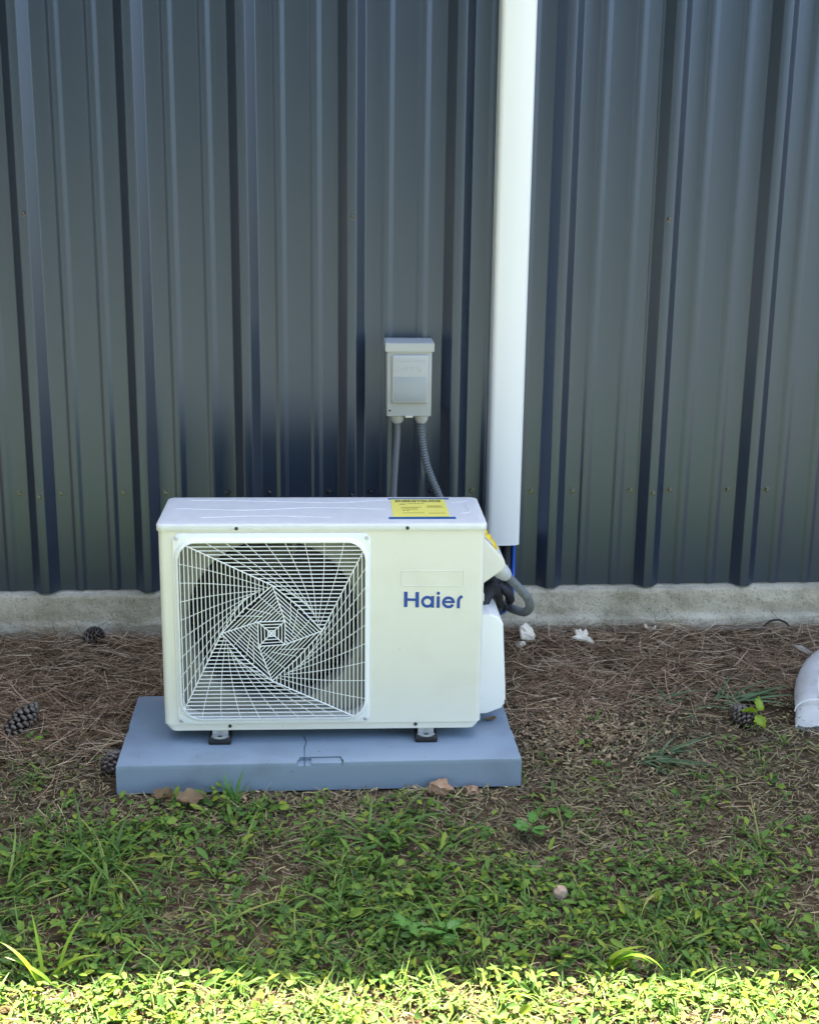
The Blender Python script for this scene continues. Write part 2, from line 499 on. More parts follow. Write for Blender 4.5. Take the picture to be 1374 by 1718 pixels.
# ------------------------------------------------------------------ equipment pad
def build_pad():
    root = empty('equipment_pad', (0.3147, -0.884, -0.238), -0.0046)
    tag(root, 'blue-grey plastic equipment pad with a notched front edge and a seam crack', 'pad')
    W, D, H = 0.995, 0.44, 0.075
    # outline seen from above: nicked sides, a shallow notch in the front edge
    def prism(bm, outline, z0, z1, taper=0.0):
        lo = [bm.verts.new((x, y, z0)) for x, y in outline]
        cx, cy = W / 2, D / 2
        hi = [bm.verts.new((cx + (x - cx) * (1 - taper), cy + (y - cy) * (1 - taper * 1.5), z1)) for x, y in outline]
        n = len(lo)
        for i in range(n):
            bm.faces.new((lo[i], lo[(i + 1) % n], hi[(i + 1) % n], hi[i]))
        bm.faces.new(hi)
        bm.faces.new(lo[::-1])
        return hi
    nx0, nx1, nd = 0.441, 0.552, 0.034
    lower = [(0, 0), (W, 0), (W, 0.17), (W - 0.006, 0.178), (W - 0.006, 0.23), (W, 0.238), (W, D), (0, D), (0, 0.238), (0.007, 0.228), (0.007, 0.245 - 0.04), (0, 0.195)]
    bm = bmesh.new()
    prism(bm, lower, 0, H - 0.010)
    geom = [e for e in bm.edges]
    body = from_bm('slab', bm, 'pad', root)
    # top skin with the notch cut out of its front edge
    top = [(0.0005, 0.0005), (nx0, 0.0005), (nx0 + 0.003, nd), (nx1 - 0.003, nd), (nx1, 0.0005), (W - 0.0005, 0.0005), (W - 0.0005, 0.17), (W - 0.0065, 0.178), (W - 0.0065, 0.23), (W - 0.0005, 0.238), (W - 0.0005, D - 0.0005), (0.0005, D - 0.0005), (0.0005, 0.238), (0.0075, 0.228), (0.0075, 0.205), (0.0005, 0.195)]
    bm = bmesh.new()
    hi = prism(bm, top, H - 0.010, H)
    es = [e for e in bm.edges if all(v in hi for v in e.verts)]
    bmesh.ops.bevel(bm, geom=es, offset=0.003, segments=2, profile=0.5, affect='EDGES')
    from_bm('top_skin', bm, 'pad', root, 40)
    # insert block in the notch and the seam crack
    box_obj('notch_block', (0.4735, 0.5495, 0.002, nd - 0.001, H - 0.0102, H - 0.003), 'pad', root, 0.0012)
    pts = [(0.4575, -0.0006, 0.030), (0.4575, -0.0006, H - 0.010), (0.4580, nd - 0.004, H - 0.0095), (0.4575, nd, H - 0.001), (0.4565, 0.085, H), (0.4590, 0.098, H), (0.4610, 0.12, H), (0.455, 0.155, H)]
    tube_obj('seam_crack', pts[1:], 0.0017, 'padseam', root, 5)
    tube_obj('seam_ridge', [(p[0] + 0.0028, p[1], p[2]) for p in pts[3:]], 0.0012, 'pad', root, 5)
build_pad()

# ------------------------------------------------------------------ air conditioner
UO = Vector((0.42064, -0.7523, -0.1331)); UYAW = -0.01908
W, D, H = 0.80, 0.264, 0.5426
WIN = (0.044, 0.508, 0.034, 0.503)          # grille window x0,x1,z0,z1
FC = (0.2755, 0.2715)                        # fan centre

def seg_clip(p, d, tests, span=0.8, n=1600):
    t = np.linspace(-span, span, n)
    X = p[0] + d[0] * t; Z = p[1] + d[1] * t
    ok = np.ones(n, bool)
    for f in tests:
        ok &= f(X, Z)
    if not ok.any():
        return None
    q = t[ok]
    return q.min(), q.max()

def build_grille(root):
    frame = bmesh.new()
    outer = rrect(0.034, 0.517, 0.0205, 0.5205, 0.022, 6)
    inner = rrect(*WIN, 0.05, 6)
    n = len(outer)
    rings = []
    def ring(loop, y, shrink=0.0):
        return [frame.verts.new((x, y, z)) for x, z in loop]
    i2 = rrect(WIN[0] + 0.004, WIN[1] - 0.004, WIN[2] + 0.004, WIN[3] - 0.004, 0.047, 6)
    i0 = rrect(WIN[0] - 0.006, WIN[1] + 0.006, WIN[2] - 0.006, WIN[3] + 0.006, 0.055, 6)
    o2 = rrect(0.0355, 0.5155, 0.022, 0.519, 0.021, 6)
    rings = [ring(outer, 0.0004), ring(outer, -0.0025), ring(o2, -0.004), ring(i0, -0.0045), ring(i0, -0.0065),
             ring(inner, -0.0125), ring(i2, -0.0135), ring(i2, -0.002)]
    i3 = rrect(WIN[0] - 0.003, WIN[1] + 0.003, WIN[2] - 0.003, WIN[3] + 0.003, 0.052, 6)
    for v, (x, z) in zip(rings[4], i3):
        v.co.x, v.co.z, v.co.y = x, z, -0.0095
    for a, b in zip(rings, rings[1:]):
        for k in range(n):
            frame.faces.new((a[k], a[(k + 1) % n], b[(k + 1) % n], b[k]))
    g = from_bm('fan_grille', frame, 'grille', root, 50)
    # bars
    YB, YC = -0.0105, -0.0078
    A = [(0.0625, 0.4935), (0.5015, 0.4805), (0.4830, 0.0375), (0.0465, 0.0505)]
    B = [(0.2765, 0.3885), (0.3980, 0.2695), (0.2725, 0.1380), (0.1490, 0.2645)]
    Dd = [(0.2390, 0.2942), (0.3062, 0.2962), (0.3055, 0.2340), (0.2400, 0.2300)]
    C0 = (0.2725, 0.2640)
    count = [0]
    def bar(pts, r=0.00132, nseg=5):
        bm = bmesh.new()
        add_tube(bm, [Vector(p) for p in pts], r, nseg)
        from_bm('grille_bar', bm, 'grille', g, 60)
        count[0] += 1
    def inside_win(X, Z):
        x0, x1, z0, z1 = WIN[0] + 0.003, WIN[1] - 0.003, WIN[2] + 0.003, WIN[3] - 0.003
        r = 0.048
        dx = np.maximum(np.maximum(x0 + r - X, X - x1 + r), 0)
        dz = np.maximum(np.maximum(z0 + r - Z, Z - z1 + r), 0)
        return np.hypot(dx, dz) <= r
    def half(p, q, c):
        nx, nz = -(q[1] - p[1]), q[0] - p[0]
        s = 1 if (c[0] - p[0]) * nx + (c[1] - p[1]) * nz > 0 else -1
        return lambda X, Z: s * ((X - p[0]) * nx + (Z - p[1]) * nz) >= 0
    def region(P, Q, Rp, Rq, spacing, outer_edge, ncross, first=0.5, cr=(0.5, 0.5), spiral=True):
        c = tuple(sum(v[i] for v in (P, Q, Rp, Rq)) / 4 for i in (0, 1))
        h1, h2 = half(P, Rp, c), half(Rp, Rq, c)
        if spiral:      # the spine bends at Rp: the field lies beyond either of its two legs
            tests = [lambda X, Z: h1(X, Z) | h2(X, Z), half(Q, Rq, c), inside_win]
            ux, uz = Rq[0] - P[0], Rq[1] - P[1]
        else:
            tests = [h1, h2, half(Q, Rq, c), inside_win]
        if not outer_edge:
            tests.append(half(P, Q, c))
            ex, ez = Q[0] - P[0], Q[1] - P[1]
        else:
            ex, ez = Q[0] - P[0], Q[1] - P[1]
            if abs(ex) > abs(ez):
                ez = 0
            else:
                ex = 0
        l = math.hypot(ex, ez); ex /= l; ez /= l
        nx, nz = -ez, ex
        if (c[0] - P[0]) * nx + (c[1] - P[1]) * nz < 0:
            nx, nz = -nx, -nz
        base = P
        off0 = -0.06 if outer_edge else 0.0
        k = 0
        off = off0 + spacing * first
        while off < 0.5:
            p = (base[0] + nx * off, base[1] + nz * off)
            s = seg_clip(p, (ex, ez), tests)
            if s and s[1] - s[0] > 0.004:
                a = (p[0] + ex * s[0], YB, p[1] + ez * s[0]); b = (p[0] + ex * s[1], YB, p[1] + ez * s[1])
                bar([a, b])
            off += spacing
        if outer_edge:
            cross = [((j + 1) / (ncross + 1), 0.55 + 0.42 * (j + 1) / (ncross + 1), 0.028 * (1 - (j + 1) / (ncross + 1))) for j in range(ncross)]
        else:
            cross = [(0.75, 0.83, 0.017), (0.51, 0.55, 0.017), (0.36, 0.20, 0.012)][:ncross]
        rx, rz = Rq[0] - Rp[0], Rq[1] - Rp[1]
        rl = math.hypot(rx, rz)
        ox, oz = -rz / rl, rx / rl                      # outward normal of the inner leg
        if (c[0] - Rp[0]) * ox + (c[1] - Rp[1]) * oz < 0:
            ox, oz = -ox, -oz
        for (sa, ta, off) in cross:
            st = (P[0] + (Q[0] - P[0]) * sa, P[1] + (Q[1] - P[1]) * sa)
            if outer_edge:      # start on the rim
                st2 = (st[0] - nx * 0.05, st[1] - nz * 0.05)
                q = seg_clip(st2, (nx, nz), [inside_win], 0.1)
                if q:
                    st = (st2[0] + nx * q[0], st2[1] + nz * q[0])
            en = (Rp[0] + rx * ta + ox * off, Rp[1] + rz * ta + oz * off)
            bend = 0.010 if outer_edge else 0.003
            mid = ((st[0] + en[0]) / 2 + ex * bend, (st[1] + en[1]) / 2 + ez * bend)
            pts = []
            for t in np.linspace(0, 1, 7):
                pts.append(((1 - t) ** 2 * st[0] + 2 * t * (1 - t) * mid[0] + t * t * en[0], YC, (1 - t) ** 2 * st[1] + 2 * t * (1 - t) * mid[1] + t * t * en[1]))
            bar(pts, 0.00105)
    for k in range(4):
        k1 = (k + 1) % 4
        region(A[k], A[k1], B[k], B[k1], 0.0101, True, 8)
        km = (k - 1) % 4
        region(B[km], B[k], Dd[k], Dd[k1], 0.0075, False, 3, 0.9, (0.45, 0.5))
        region(Dd[k], Dd[k1], ((Dd[k][0] * .08 + C0[0] * .92), (Dd[k][1] * .08 + C0[1] * .92)), ((Dd[k1][0] * .08 + C0[0] * .92), (Dd[k1][1] * .08 + C0[1] * .92)), 0.0082, False, 0, 0.95, spiral=False)
        bar([(A[k][0], YB, A[k][1]), (B[k][0], YB, B[k][1]), ((B[k][0] + B[k1][0]) / 2 + 0.004 * (1 if k in (0, 1) else -1) * (1 if k != 1 else 0.5), YB, (B[k][1] + B[k1][1]) / 2 + 0.004 * (1 if k in (0, 3) else -1)), (B[k1][0], YB, B[k1][1])], 0.0017, 6)
        k2 = (k + 2) % 4
        bar([(B[k][0], YB, B[k][1]), (Dd[k1][0], YB, Dd[k1][1]), (Dd[k2][0], YB, Dd[k2][1])], 0.0016, 6)
        bar([(Dd[k][0], YB, Dd[k][1]), (C0[0], YB, C0[1])], 0.0015, 6)
    bm = bmesh.new()
    for s, w in ((0.0085, 0.0013), (0.0035, 0.0011)):
        q = [(C0[0] + s, YB - .0004, C0[1]), (C0[0], YB - .0004, C0[1] + s), (C0[0] - s, YB - .0004, C0[1]), (C0[0], YB - .0004, C0[1] - s)]
        for a, b in zip(q, q[1:] + q[:1]):
            add_tube(bm, [a, b], w, 5)
    from_bm('grille_hub', bm, 'grille', g, 60)
    return g

def build_ac():
    root = empty('air_conditioner', UO, UYAW)
    tag(root, 'cream outdoor air conditioner unit with square fan grille and blue lettering', 'air conditioner')
    r = 0.016
    zb, zt = 0.0180, 0.5272
    # cabinet: rounded wrap plus front with a window
    bm = bmesh.new()
    prof = []
    for k in range(7):
        t = math.radians(90 * k / 6)
        prof.append((r - r * math.sin(t), r - r * math.cos(t)))
    right = [(W - x, y) for x, y in prof][::-1]
    path = prof + [(0, D - 0.008), (0.008, D), (W - 0.008, D), (W, D - 0.008)] + right
    cols = [(bm.verts.new((x, y, zb)), bm.verts.new((x, y, zt))) for x, y in path]
    for a, b in zip(cols, cols[1:]):
        bm.faces.new((a[0], b[0], b[1], a[1]))
    loop = rrect(WIN[0] - 0.001, WIN[1] + 0.001, WIN[2] - 0.001, WIN[3] + 0.001, 0.05, 6)
    hole = [bm.verts.new((x, 0, z)) for x, z in loop]
    back = [bm.verts.new((x, 0.047, z)) for x, z in loop]
    m = len(hole)
    for k in range(m):
        bm.faces.new((hole[k], hole[(k + 1) % m], back[(k + 1) % m], back[k]))
    # front skin between the outer rectangle and the window: four side strips and corner fans
    o = {'bl': cols[0][0], 'tl': cols[0][1], 'br': cols[-1][0], 'tr': cols[-1][1]}
    cs = [('br', 0), ('tr', 7), ('tl', 14), ('bl', 21)]
    for q, (nm, s) in enumerate(cs):
        for k in range(s, s + 6):
            bm.faces.new((o[nm], hole[k], hole[k + 1]))
        nxt = cs[(q + 1) % 4]
        bm.faces.new((o[nm], hole[s + 6], hole[nxt[1]], o[nxt[0]]))
    from_bm('cabinet', bm, 'cream', root, 40)
    # fan orifice plate with bell mouth
    R0 = 0.216
    bm = bmesh.new()
    N = 96
    def sqpt(t):
        dx, dz = math.cos(t), math.sin(t)
        lo, hi = 0.0, 0.5
        for _ in range(30):
            mid = (lo + hi) / 2
            X, Z = FC[0] + dx * mid, FC[1] + dz * mid
            x0, x1, z0, z1 = WIN
            rr = 0.05
            ddx = max(x0 + rr - X, X - x1 + rr, 0); ddz = max(z0 + rr - Z, Z - z1 + rr, 0)
            if math.hypot(ddx, ddz) <= rr: lo = mid
            else: hi = mid
        return FC[0] + dx * lo, FC[1] + dz * lo
    ts = [2 * math.pi * k / N for k in range(N)]
    allr = [[bm.verts.new((sqpt(t)[0], 0.046, sqpt(t)[1])) for t in ts]]
    for rr, yy in ((R0 + 0.012, 0.046), (R0 + 0.003, 0.0485), (R0, 0.056), (R0, 0.11)):
        allr.append([bm.verts.new((FC[0] + rr * math.cos(t), yy, FC[1] + rr * math.sin(t))) for t in ts])
    for a, b in zip(allr, allr[1:]):
        for k in range(N):
            bm.faces.new((a[k], a[(k + 1) % N], b[(k + 1) % N], b[k]))
    from_bm('fan_shroud', bm, 'shroud', root, 40)
    # fan: hub and three swept blades
    fan = empty('fan', (FC[0], 0.088, FC[1]))
    fan.parent = root
    bm = bmesh.new()
    add_tube(bm, [(0, -0.03, 0), (0, -0.026, 0), (0, 0.03, 0)], [0.040, 0.048, 0.048], 24)
    from_bm('fan_hub', bm, 'fan', fan, 40)
    for q in range(3):
        bm = bmesh.new()
        grid = []
        for i in range(9):
            rr = 0.046 + (0.204 - 0.046) * i / 8
            row = []
            for j in range(9):
                u = j / 8
                span = math.radians(62 + 38 * i / 8)
                a = math.radians(120 * q + 35) + span * (u - 0.5) - 0.25 * (i / 8) ** 2
                yy = -0.028 + 0.062 * u + 0.004 * math.sin(u * 3)
                row.append(bm.verts.new((rr * math.cos(a), yy, rr * math.sin(a))))
            grid.append(row)
        for i in range(8):
            for j in range(8):
                bm.faces.new((grid[i][j], grid[i][j + 1], grid[i + 1][j + 1], grid[i + 1][j]))
        bmesh.ops.solidify(bm, geom=bm.faces[:], thickness=0.0025)
        from_bm('fan_blade', bm, 'fan', fan, 40)
    # motor bracket, coil and its fins
    box_obj('motor_bracket', (FC[0] - 0.062, FC[0] - 0.044, 0.150, 0.158, 0.03, 0.515), 'motor', root, 0.002)
    box_obj('motor_bracket', (FC[0] + 0.044, FC[0] + 0.062, 0.150, 0.158, 0.03, 0.515), 'motor', root, 0.002)
    bm = bmesh.new()
    add_tube(bm, [(FC[0], 0.11, FC[1]), (FC[0], 0.16, FC[1])], 0.05, 20)
    from_bm('fan_motor', bm, 'motor', root, 40)
    coil = box_obj('condenser_coil', (0.03, 0.54, 0.205, 0.235, 0.02, 0.52), 'coil', root)
    bm = bmesh.new()
    for k in range(48):
        z = 0.03 + k * 0.0102
        add_box(bm, 0.031, 0.539, 0.2015, 0.2052, z, z + 0.0042)
    t = from_bm('coil_tubes', bm, 'coilbar', coil)
    t['kind'] = 'stuff'
    box_obj('partition', (0.545, 0.548, 0.025, 0.255, 0.02, 0.52), 'motor', root)
    # base pan
    bm = bmesh.new()
    loop = [(x, z) for x, z in rrect(0.006, W - 0.006, 0.004, D - 0.004, 0.014, 5)]
    loopb = [(x, z) for x, z in rrect(0.014, W - 0.014, 0.004, D - 0.010, 0.016, 5)]
    loops = [[bm.verts.new((x, y, 0.0162)) for x, y in loop], [bm.verts.new((x, y, 0.010)) for x, y in loop], [bm.verts.new((x, y, 0.0)) for x, y in loopb]]
    m = len(loop)
    for a, b in zip(loops, loops[1:]):
        for k in range(m):
            bm.faces.new((a[k], a[(k + 1) % m], b[(k + 1) % m], b[k]))
    bm.faces.new(loops[0]); bm.faces.new(loops[-1][::-1])
    from_bm('base_pan', bm, 'cream', root, 40)
    # lid with skirt, rounded edges
    bm = bmesh.new()
    rings = []
    for ins, z in ((0.004, 0.5262), (-0.0034, 0.5248), (-0.0040, 0.5258), (-0.0040, 0.5385), (-0.0022, 0.5414), (0.0016, 0.5428), (0.018, 0.5430)):
        rr = max(0.006, r + 0.002 - max(ins, 0))
        rings.append([bm.verts.new((x, y, z)) for x, y in rrect(ins, W - ins, ins, D - ins, rr, 5)])
    m = len(rings[0])
    for a, b in zip(rings, rings[1:]):
        for k in range(m):
            bm.faces.new((a[k], a[(k + 1) % m], b[(k + 1) % m], b[k]))
    bm.faces.new(rings[-1])
    lid = from_bm('lid', bm, 'lid', root, 45)
    ZL = 0.5430
    for pts in ([(0.06, 0.235), (0.25, 0.222), (0.42, 0.206), (0.52, 0.225), (0.568, 0.236)],
                [(0.03, 0.150), (0.20, 0.132), (0.38, 0.155), (0.56, 0.140)],
                [(0.731, 0.205), (0.76, 0.214), (0.775, 0.228)],
                [(0.764, 0.18), (0.770, 0.11), (0.745, 0.098)],
                [(0.10, 0.06), (0.26, 0.075), (0.42, 0.06)]):
        P = smooth_path([(x, y, ZL) for x, y in pts], 6)
        bm = bmesh.new()
        add_tube(bm, P, 0.0022, 6, squash=(1.0, 0.55))
        from_bm('emboss_rib', bm, 'lid', lid, 60)
    build_grille(root)
    # screws
    bm = bmesh.new()
    add_tube(bm, [(0, 0, 0), (0, -0.002, 0), (0, -0.0034, 0)], [0.0046, 0.0044, 0.0026], 10)
    add_tube(bm, [(0, -0.0032, 0), (0, -0.0037, 0)], [0.0014, 0.0014], 5)
    bmesh.ops.recalc_face_normals(bm, faces=bm.faces)
    sme = bpy.data.meshes.new('screw')
    bm.to_mesh(sme); bm.free()
    sme.materials.append(M['steel'])
    sme2 = sme.copy()
    sme2.materials.clear()
    sme2.materials.append(M['darkscrew'])
    for x, y, z in ((0.191, -0.0040, 0.5320), (0.607, -0.0040, 0.5325), (0.164, 0.004, 0.011), (0.634, 0.004, 0.011),
                    (0.0445, -0.0042, 0.508), (0.5075, -0.0042, 0.508), (0.0435, -0.0042, 0.0305), (0.506, -0.0042, 0.0315)):
        s = bpy.data.objects.new('screw', sme if y == -0.0042 else sme2)
        s.location = (x, y, z)
        link(s, root)
    # recessed name panel: a shallow frame pressed in the front
    bm = bmesh.new()
    lo = [(0.593, 0.3815), (0.749, 0.3815), (0.749, 0.4225), (0.593, 0.4225)]
    li = [(0.5955, 0.384), (0.7465, 0.384), (0.7465, 0.420), (0.5955, 0.420)]
    vo = [bm.verts.new((x, -0.0002, z)) for x, z in lo]
    vm = [bm.verts.new(((x + X) / 2, -0.0014, (z + Z) / 2)) for (x, z), (X, Z) in zip(lo, li)]
    vi = [bm.verts.new((x, -0.0003, z)) for x, z in li]
    for a, b in ((vo, vm), (vm, vi)):
        for k in range(4):
            bm.faces.new((a[k], a[(k + 1) % 4], b[(k + 1) % 4], b[k]))
    bm.faces.new(vi)
    from_bm('name_panel', bm, 'cream', root)
    # lettering, stroke by stroke
    S = 0.0001535
    ox, oz = 0.6005, 0.3275
    def T(px, py):
        return (ox + (px - 175) * S, oz + (760 - (px - 175) * 0.031 - py) * S)
    def ribbon(pts, w, name='letter', closed=False):
        bm = bmesh.new()
        P = [Vector((*T(*p), 0)) for p in pts]
        n = len(P)
        Lr, Rr = [], []
        for i in range(n):
            a = P[(i - 1) % n] if closed else P[max(i - 1, 0)]
            b = P[(i + 1) % n] if closed else P[min(i + 1, n - 1)]
            t = (b - a).normalized()
            nn = Vector((-t.y, t.x, 0)) * (w * S / 2)
            Lr.append(P[i] + nn); Rr.append(P[i] - nn)
        def quad(i, j):
            f0 = [bm.verts.new((v.x, -0.0011, v.y)) for v in (Lr[i], Lr[j], Rr[j], Rr[i])]
            f1 = [bm.verts.new((v.x, 0.0005, v.y)) for v in (Lr[i], Lr[j], Rr[j], Rr[i])]
            bm.faces.new(f0)
            for k in range(4):
                bm.faces.new((f0[k], f0[(k + 1) % 4], f1[(k + 1) % 4], f1[k]))
        for i in range(n if closed else n - 1):
            quad(i, (i + 1) % n)
        return bm
    def arc(cx, cy, rx, ry, a0, a1, n=22):
        return [(cx + rx * math.cos(math.radians(a0 + (a1 - a0) * k / n)), cy - ry * math.sin(math.radians(a0 + (a1 - a0) * k / n))) for k in range(n + 1)]
    def joined(parts):
        bm = bmesh.new()
        for k, p in enumerate(parts):
            tmp = bpy.data.meshes.new('t')
            for v in p.verts:
                v.co.y -= 0.00008 * k      # strokes sit a hair apart in depth
            p.to_mesh(tmp); p.free()
            bm.from_mesh(tmp)
            bpy.data.meshes.remove(tmp)
        from_bm('letter', bm, 'blue', root)
    # coordinates below already slope with the picture, undo that slope here
    def F(pts):
        return pts
    joined([ribbon([(204, 760), (204, 500)], 58), ribbon([(390, 760), (390, 500)], 58), ribbon([(225, 632), (370, 632)], 42)])
    joined([ribbon(arc(556, 662, 80, 78, 0, 360 - 16), 47, closed=True), ribbon([(640, 760), (640, 562)], 50)])
    joined([ribbon([(731, 760), (731, 565)], 52), ribbon(arc(731, 512, 14, 14, 0, 345, 14), 28, closed=True)])
    joined([ribbon(arc(898, 663, 82, 78, -28, -360, 30), 46), ribbon([(830, 656), (1000, 656)], 36)])
    joined([ribbon([(1060, 760), (1060, 640), (1064, 612), (1078, 585), (1100, 566), (1122, 552)], 50)])
    # yellow energy sticker on the lid with its two blue strips
    st = box_obj('energy_sticker', (0.575, 0.716, 0.060, 0.236, 0.5429, 0.5438), 'yellow', root)
    box_obj('blue_strip', (0.569, 0.728, 0.237, 0.248, 0.5429, 0.5439), 'tape', st)
    box_obj('blue_strip', (0.563, 0.730, 0.040, 0.0585, 0.5429, 0.5439), 'tape', st)
    cu = bpy.data.curves.new('headline', 'FONT')
    cu.body = 'ENERGYGUIDE'
    cu.size = 0.0195
    cu.extrude = 0.0002
    cu.offset = 0.0004
    cu.align_x = 'CENTER'
    tmp = bpy.data.objects.new('headline', cu)
    COL.objects.link(tmp)
    bpy.context.view_layer.update()
    me = bpy.data.meshes.new_from_object(tmp.evaluated_get(bpy.context.evaluated_depsgraph_get()))
    bpy.data.objects.remove(tmp)
    bpy.data.curves.remove(cu)
    w = max(v.co.x for v in me.vertices) - min(v.co.x for v in me.vertices)
    for v in me.vertices:
        v.co.x *= 0.118 / w
        v.co.y *= 1.35
    h = finish('headline', me, 'ink', st)
    h.location = (0.645, 0.2075, 0.5440)
    for x0, x1, y, mt in ((0.595, 0.612, 0.183, 'ink'), (0.616, 0.66, 0.190, 'inkgrey'), (0.598, 0.650, 0.150, 'inkgrey'), (0.598, 0.640, 0.142, 'inkgrey'),
                          (0.602, 0.607, 0.118, 'ink'), (0.612, 0.617, 0.118, 'ink'), (0.60, 0.64, 0.126, 'inkgrey'), (0.665, 0.705, 0.165, 'inkgrey'),
                          (0.665, 0.700, 0.158, 'inkgrey'), (0.665, 0.708, 0.150, 'inkgrey'), (0.60, 0.655, 0.095, 'inkgrey'), (0.665, 0.708, 0.092, 'inkgrey')):
        box_obj('print_line', (x0, x1, y, y + 0.004, 0.5436, 0.5441), mt, st)
    # feet: zinc tab over a rubber block
    for fx in (0.139, 0.6605):
        for fy, sgn in ((0.0, -1), (D, 1)):
            f = empty('foot', (fx, fy, -0.03)); f.parent = root
            bm = bmesh.new()
            y0, y1 = (-0.020, 0.035) if sgn < 0 else (-0.035, 0.020)
            add_box(bm, -0.0285, 0.0285, y0, y1, -0.0005, 0.0165, 0.004, 3)
            from_bm('rubber_pad', bm, 'rubber', f, 40)
            bm = bmesh.new()
            # tab with a rounded nose and a hole
            out = [(-0.020, 0.03), (-0.020, 0.004), (-0.0225, -0.010), (-0.012, -0.020), (0, -0.0235), (0.012, -0.020), (0.0225, -0.010), (0.020, 0.004), (0.020, 0.03)]
            hole = [(0.0075 * math.cos(t), -0.008 + 0.006 * math.sin(t)) for t in [2 * math.pi * k / 12 for k in range(12)]]
            lo_o = [bm.verts.new((x, -sgn * y, 0.0168)) for x, y in out]
            lo_h = [bm.verts.new((x, -sgn * y, 0.0168)) for x, y in hole]
            es = [bm.edges.new((lo_o[k], lo_o[(k + 1) % len(lo_o)])) for k in range(len(lo_o))] + [bm.edges.new((lo_h[k], lo_h[(k + 1) % 12])) for k in range(12)]
            res = bmesh.ops.triangle_fill(bm, use_beauty=True, edges=es)
            fl = [g for g in res['geom'] if isinstance(g, bmesh.types.BMFace)]
            ret = bmesh.ops.extrude_face_region(bm, geom=fl)
            for v in [g for g in ret['geom'] if isinstance(g, bmesh.types.BMVert)]:
                v.co.z += 0.0022
            add_box(bm, -0.020, 0.020, -sgn * 0.004 - 0.001, -sgn * 0.004 + 0.001, 0.0192, 0.0304)
            from_bm('mounting_tab', bm, 'steel', f)
    # wiring cover on the right side: slanted wedge
    def wedge(name, outline, y0, y1, material, parent, bevel=0.004):
        bm = bmesh.new()
        a = [bm.verts.new((x, y0, z)) for x, z in outline]
        b = [bm.verts.new((x, y1, z)) for x, z in outline]
        n = len(outline)
        for k in range(n):
            bm.faces.new((a[k], a[(k + 1) % n], b[(k + 1) % n], b[k]))
        bm.faces.new(a[::-1]); bm.faces.new(b)
        bmesh.ops.bevel(bm, geom=[e for e in bm.edges if min(v.co.x for v in e.verts) > W], offset=bevel, segments=3, profile=0.5, affect='EDGES')
        return from_bm(name, bm, material, parent, 40)
    wc = wedge('wiring_cover', [(W - 0.002, 0.480), (W + 0.004, 0.480), (0.862, 0.417), (0.8665, 0.400), (0.858, 0.388), (W + 0.008, 0.352), (W - 0.002, 0.352)], 0.105, 0.235, 'cream', root)
    box_obj('side_rail', (W - 0.0005, W + 0.0028, 0.02, 0.10, 0.335, 0.352), 'cream', root)
    # lower valve cover
    vc = wedge('valve_cover', [(W - 0.002, 0.277), (0.826, 0.277), (0.852, 0.268), (0.862, 0.250), (0.872, 0.08), (0.874, 0.040), (0.868, 0.034), (0.866, 0.018), (0.825, 0.003), (W - 0.002, 0.003)], 0.085, 0.245, 'grille', root, 0.004)
    bm = bmesh.new()
    for k in range(26):
        add_box(bm, W + 0.0, W + 0.0016, 0.060, 0.072, 0.262 - k * 0.006, 0.265 - k * 0.006)
    vs = from_bm('side_louvre', bm, 'cream', root)
    vs['kind'] = 'stuff'
    box_obj('valve_cover_flange', (W - 0.0005, W + 0.0022, 0.045, 0.0835, 0.055, 0.285), 'grille', root, 0.0008)
    # yellow tag ribbon above the wiring cover
    bm = bmesh.new()
    P = smooth_path([(0.803, 0.13, 0.486), (0.812, 0.125, 0.494), (0.815, 0.120, 0.478), (0.826, 0.125, 0.470), (0.838, 0.13, 0.452), (0.846, 0.135, 0.438)], 5)
    add_tube(bm, P, [0.005 + 0.002 * math.sin(k) for k in range(len(P))], 6, squash=(1.4, 0.35))
    from_bm('warning_ribbon', bm, 'yellowtag', root, 60)
build_ac()

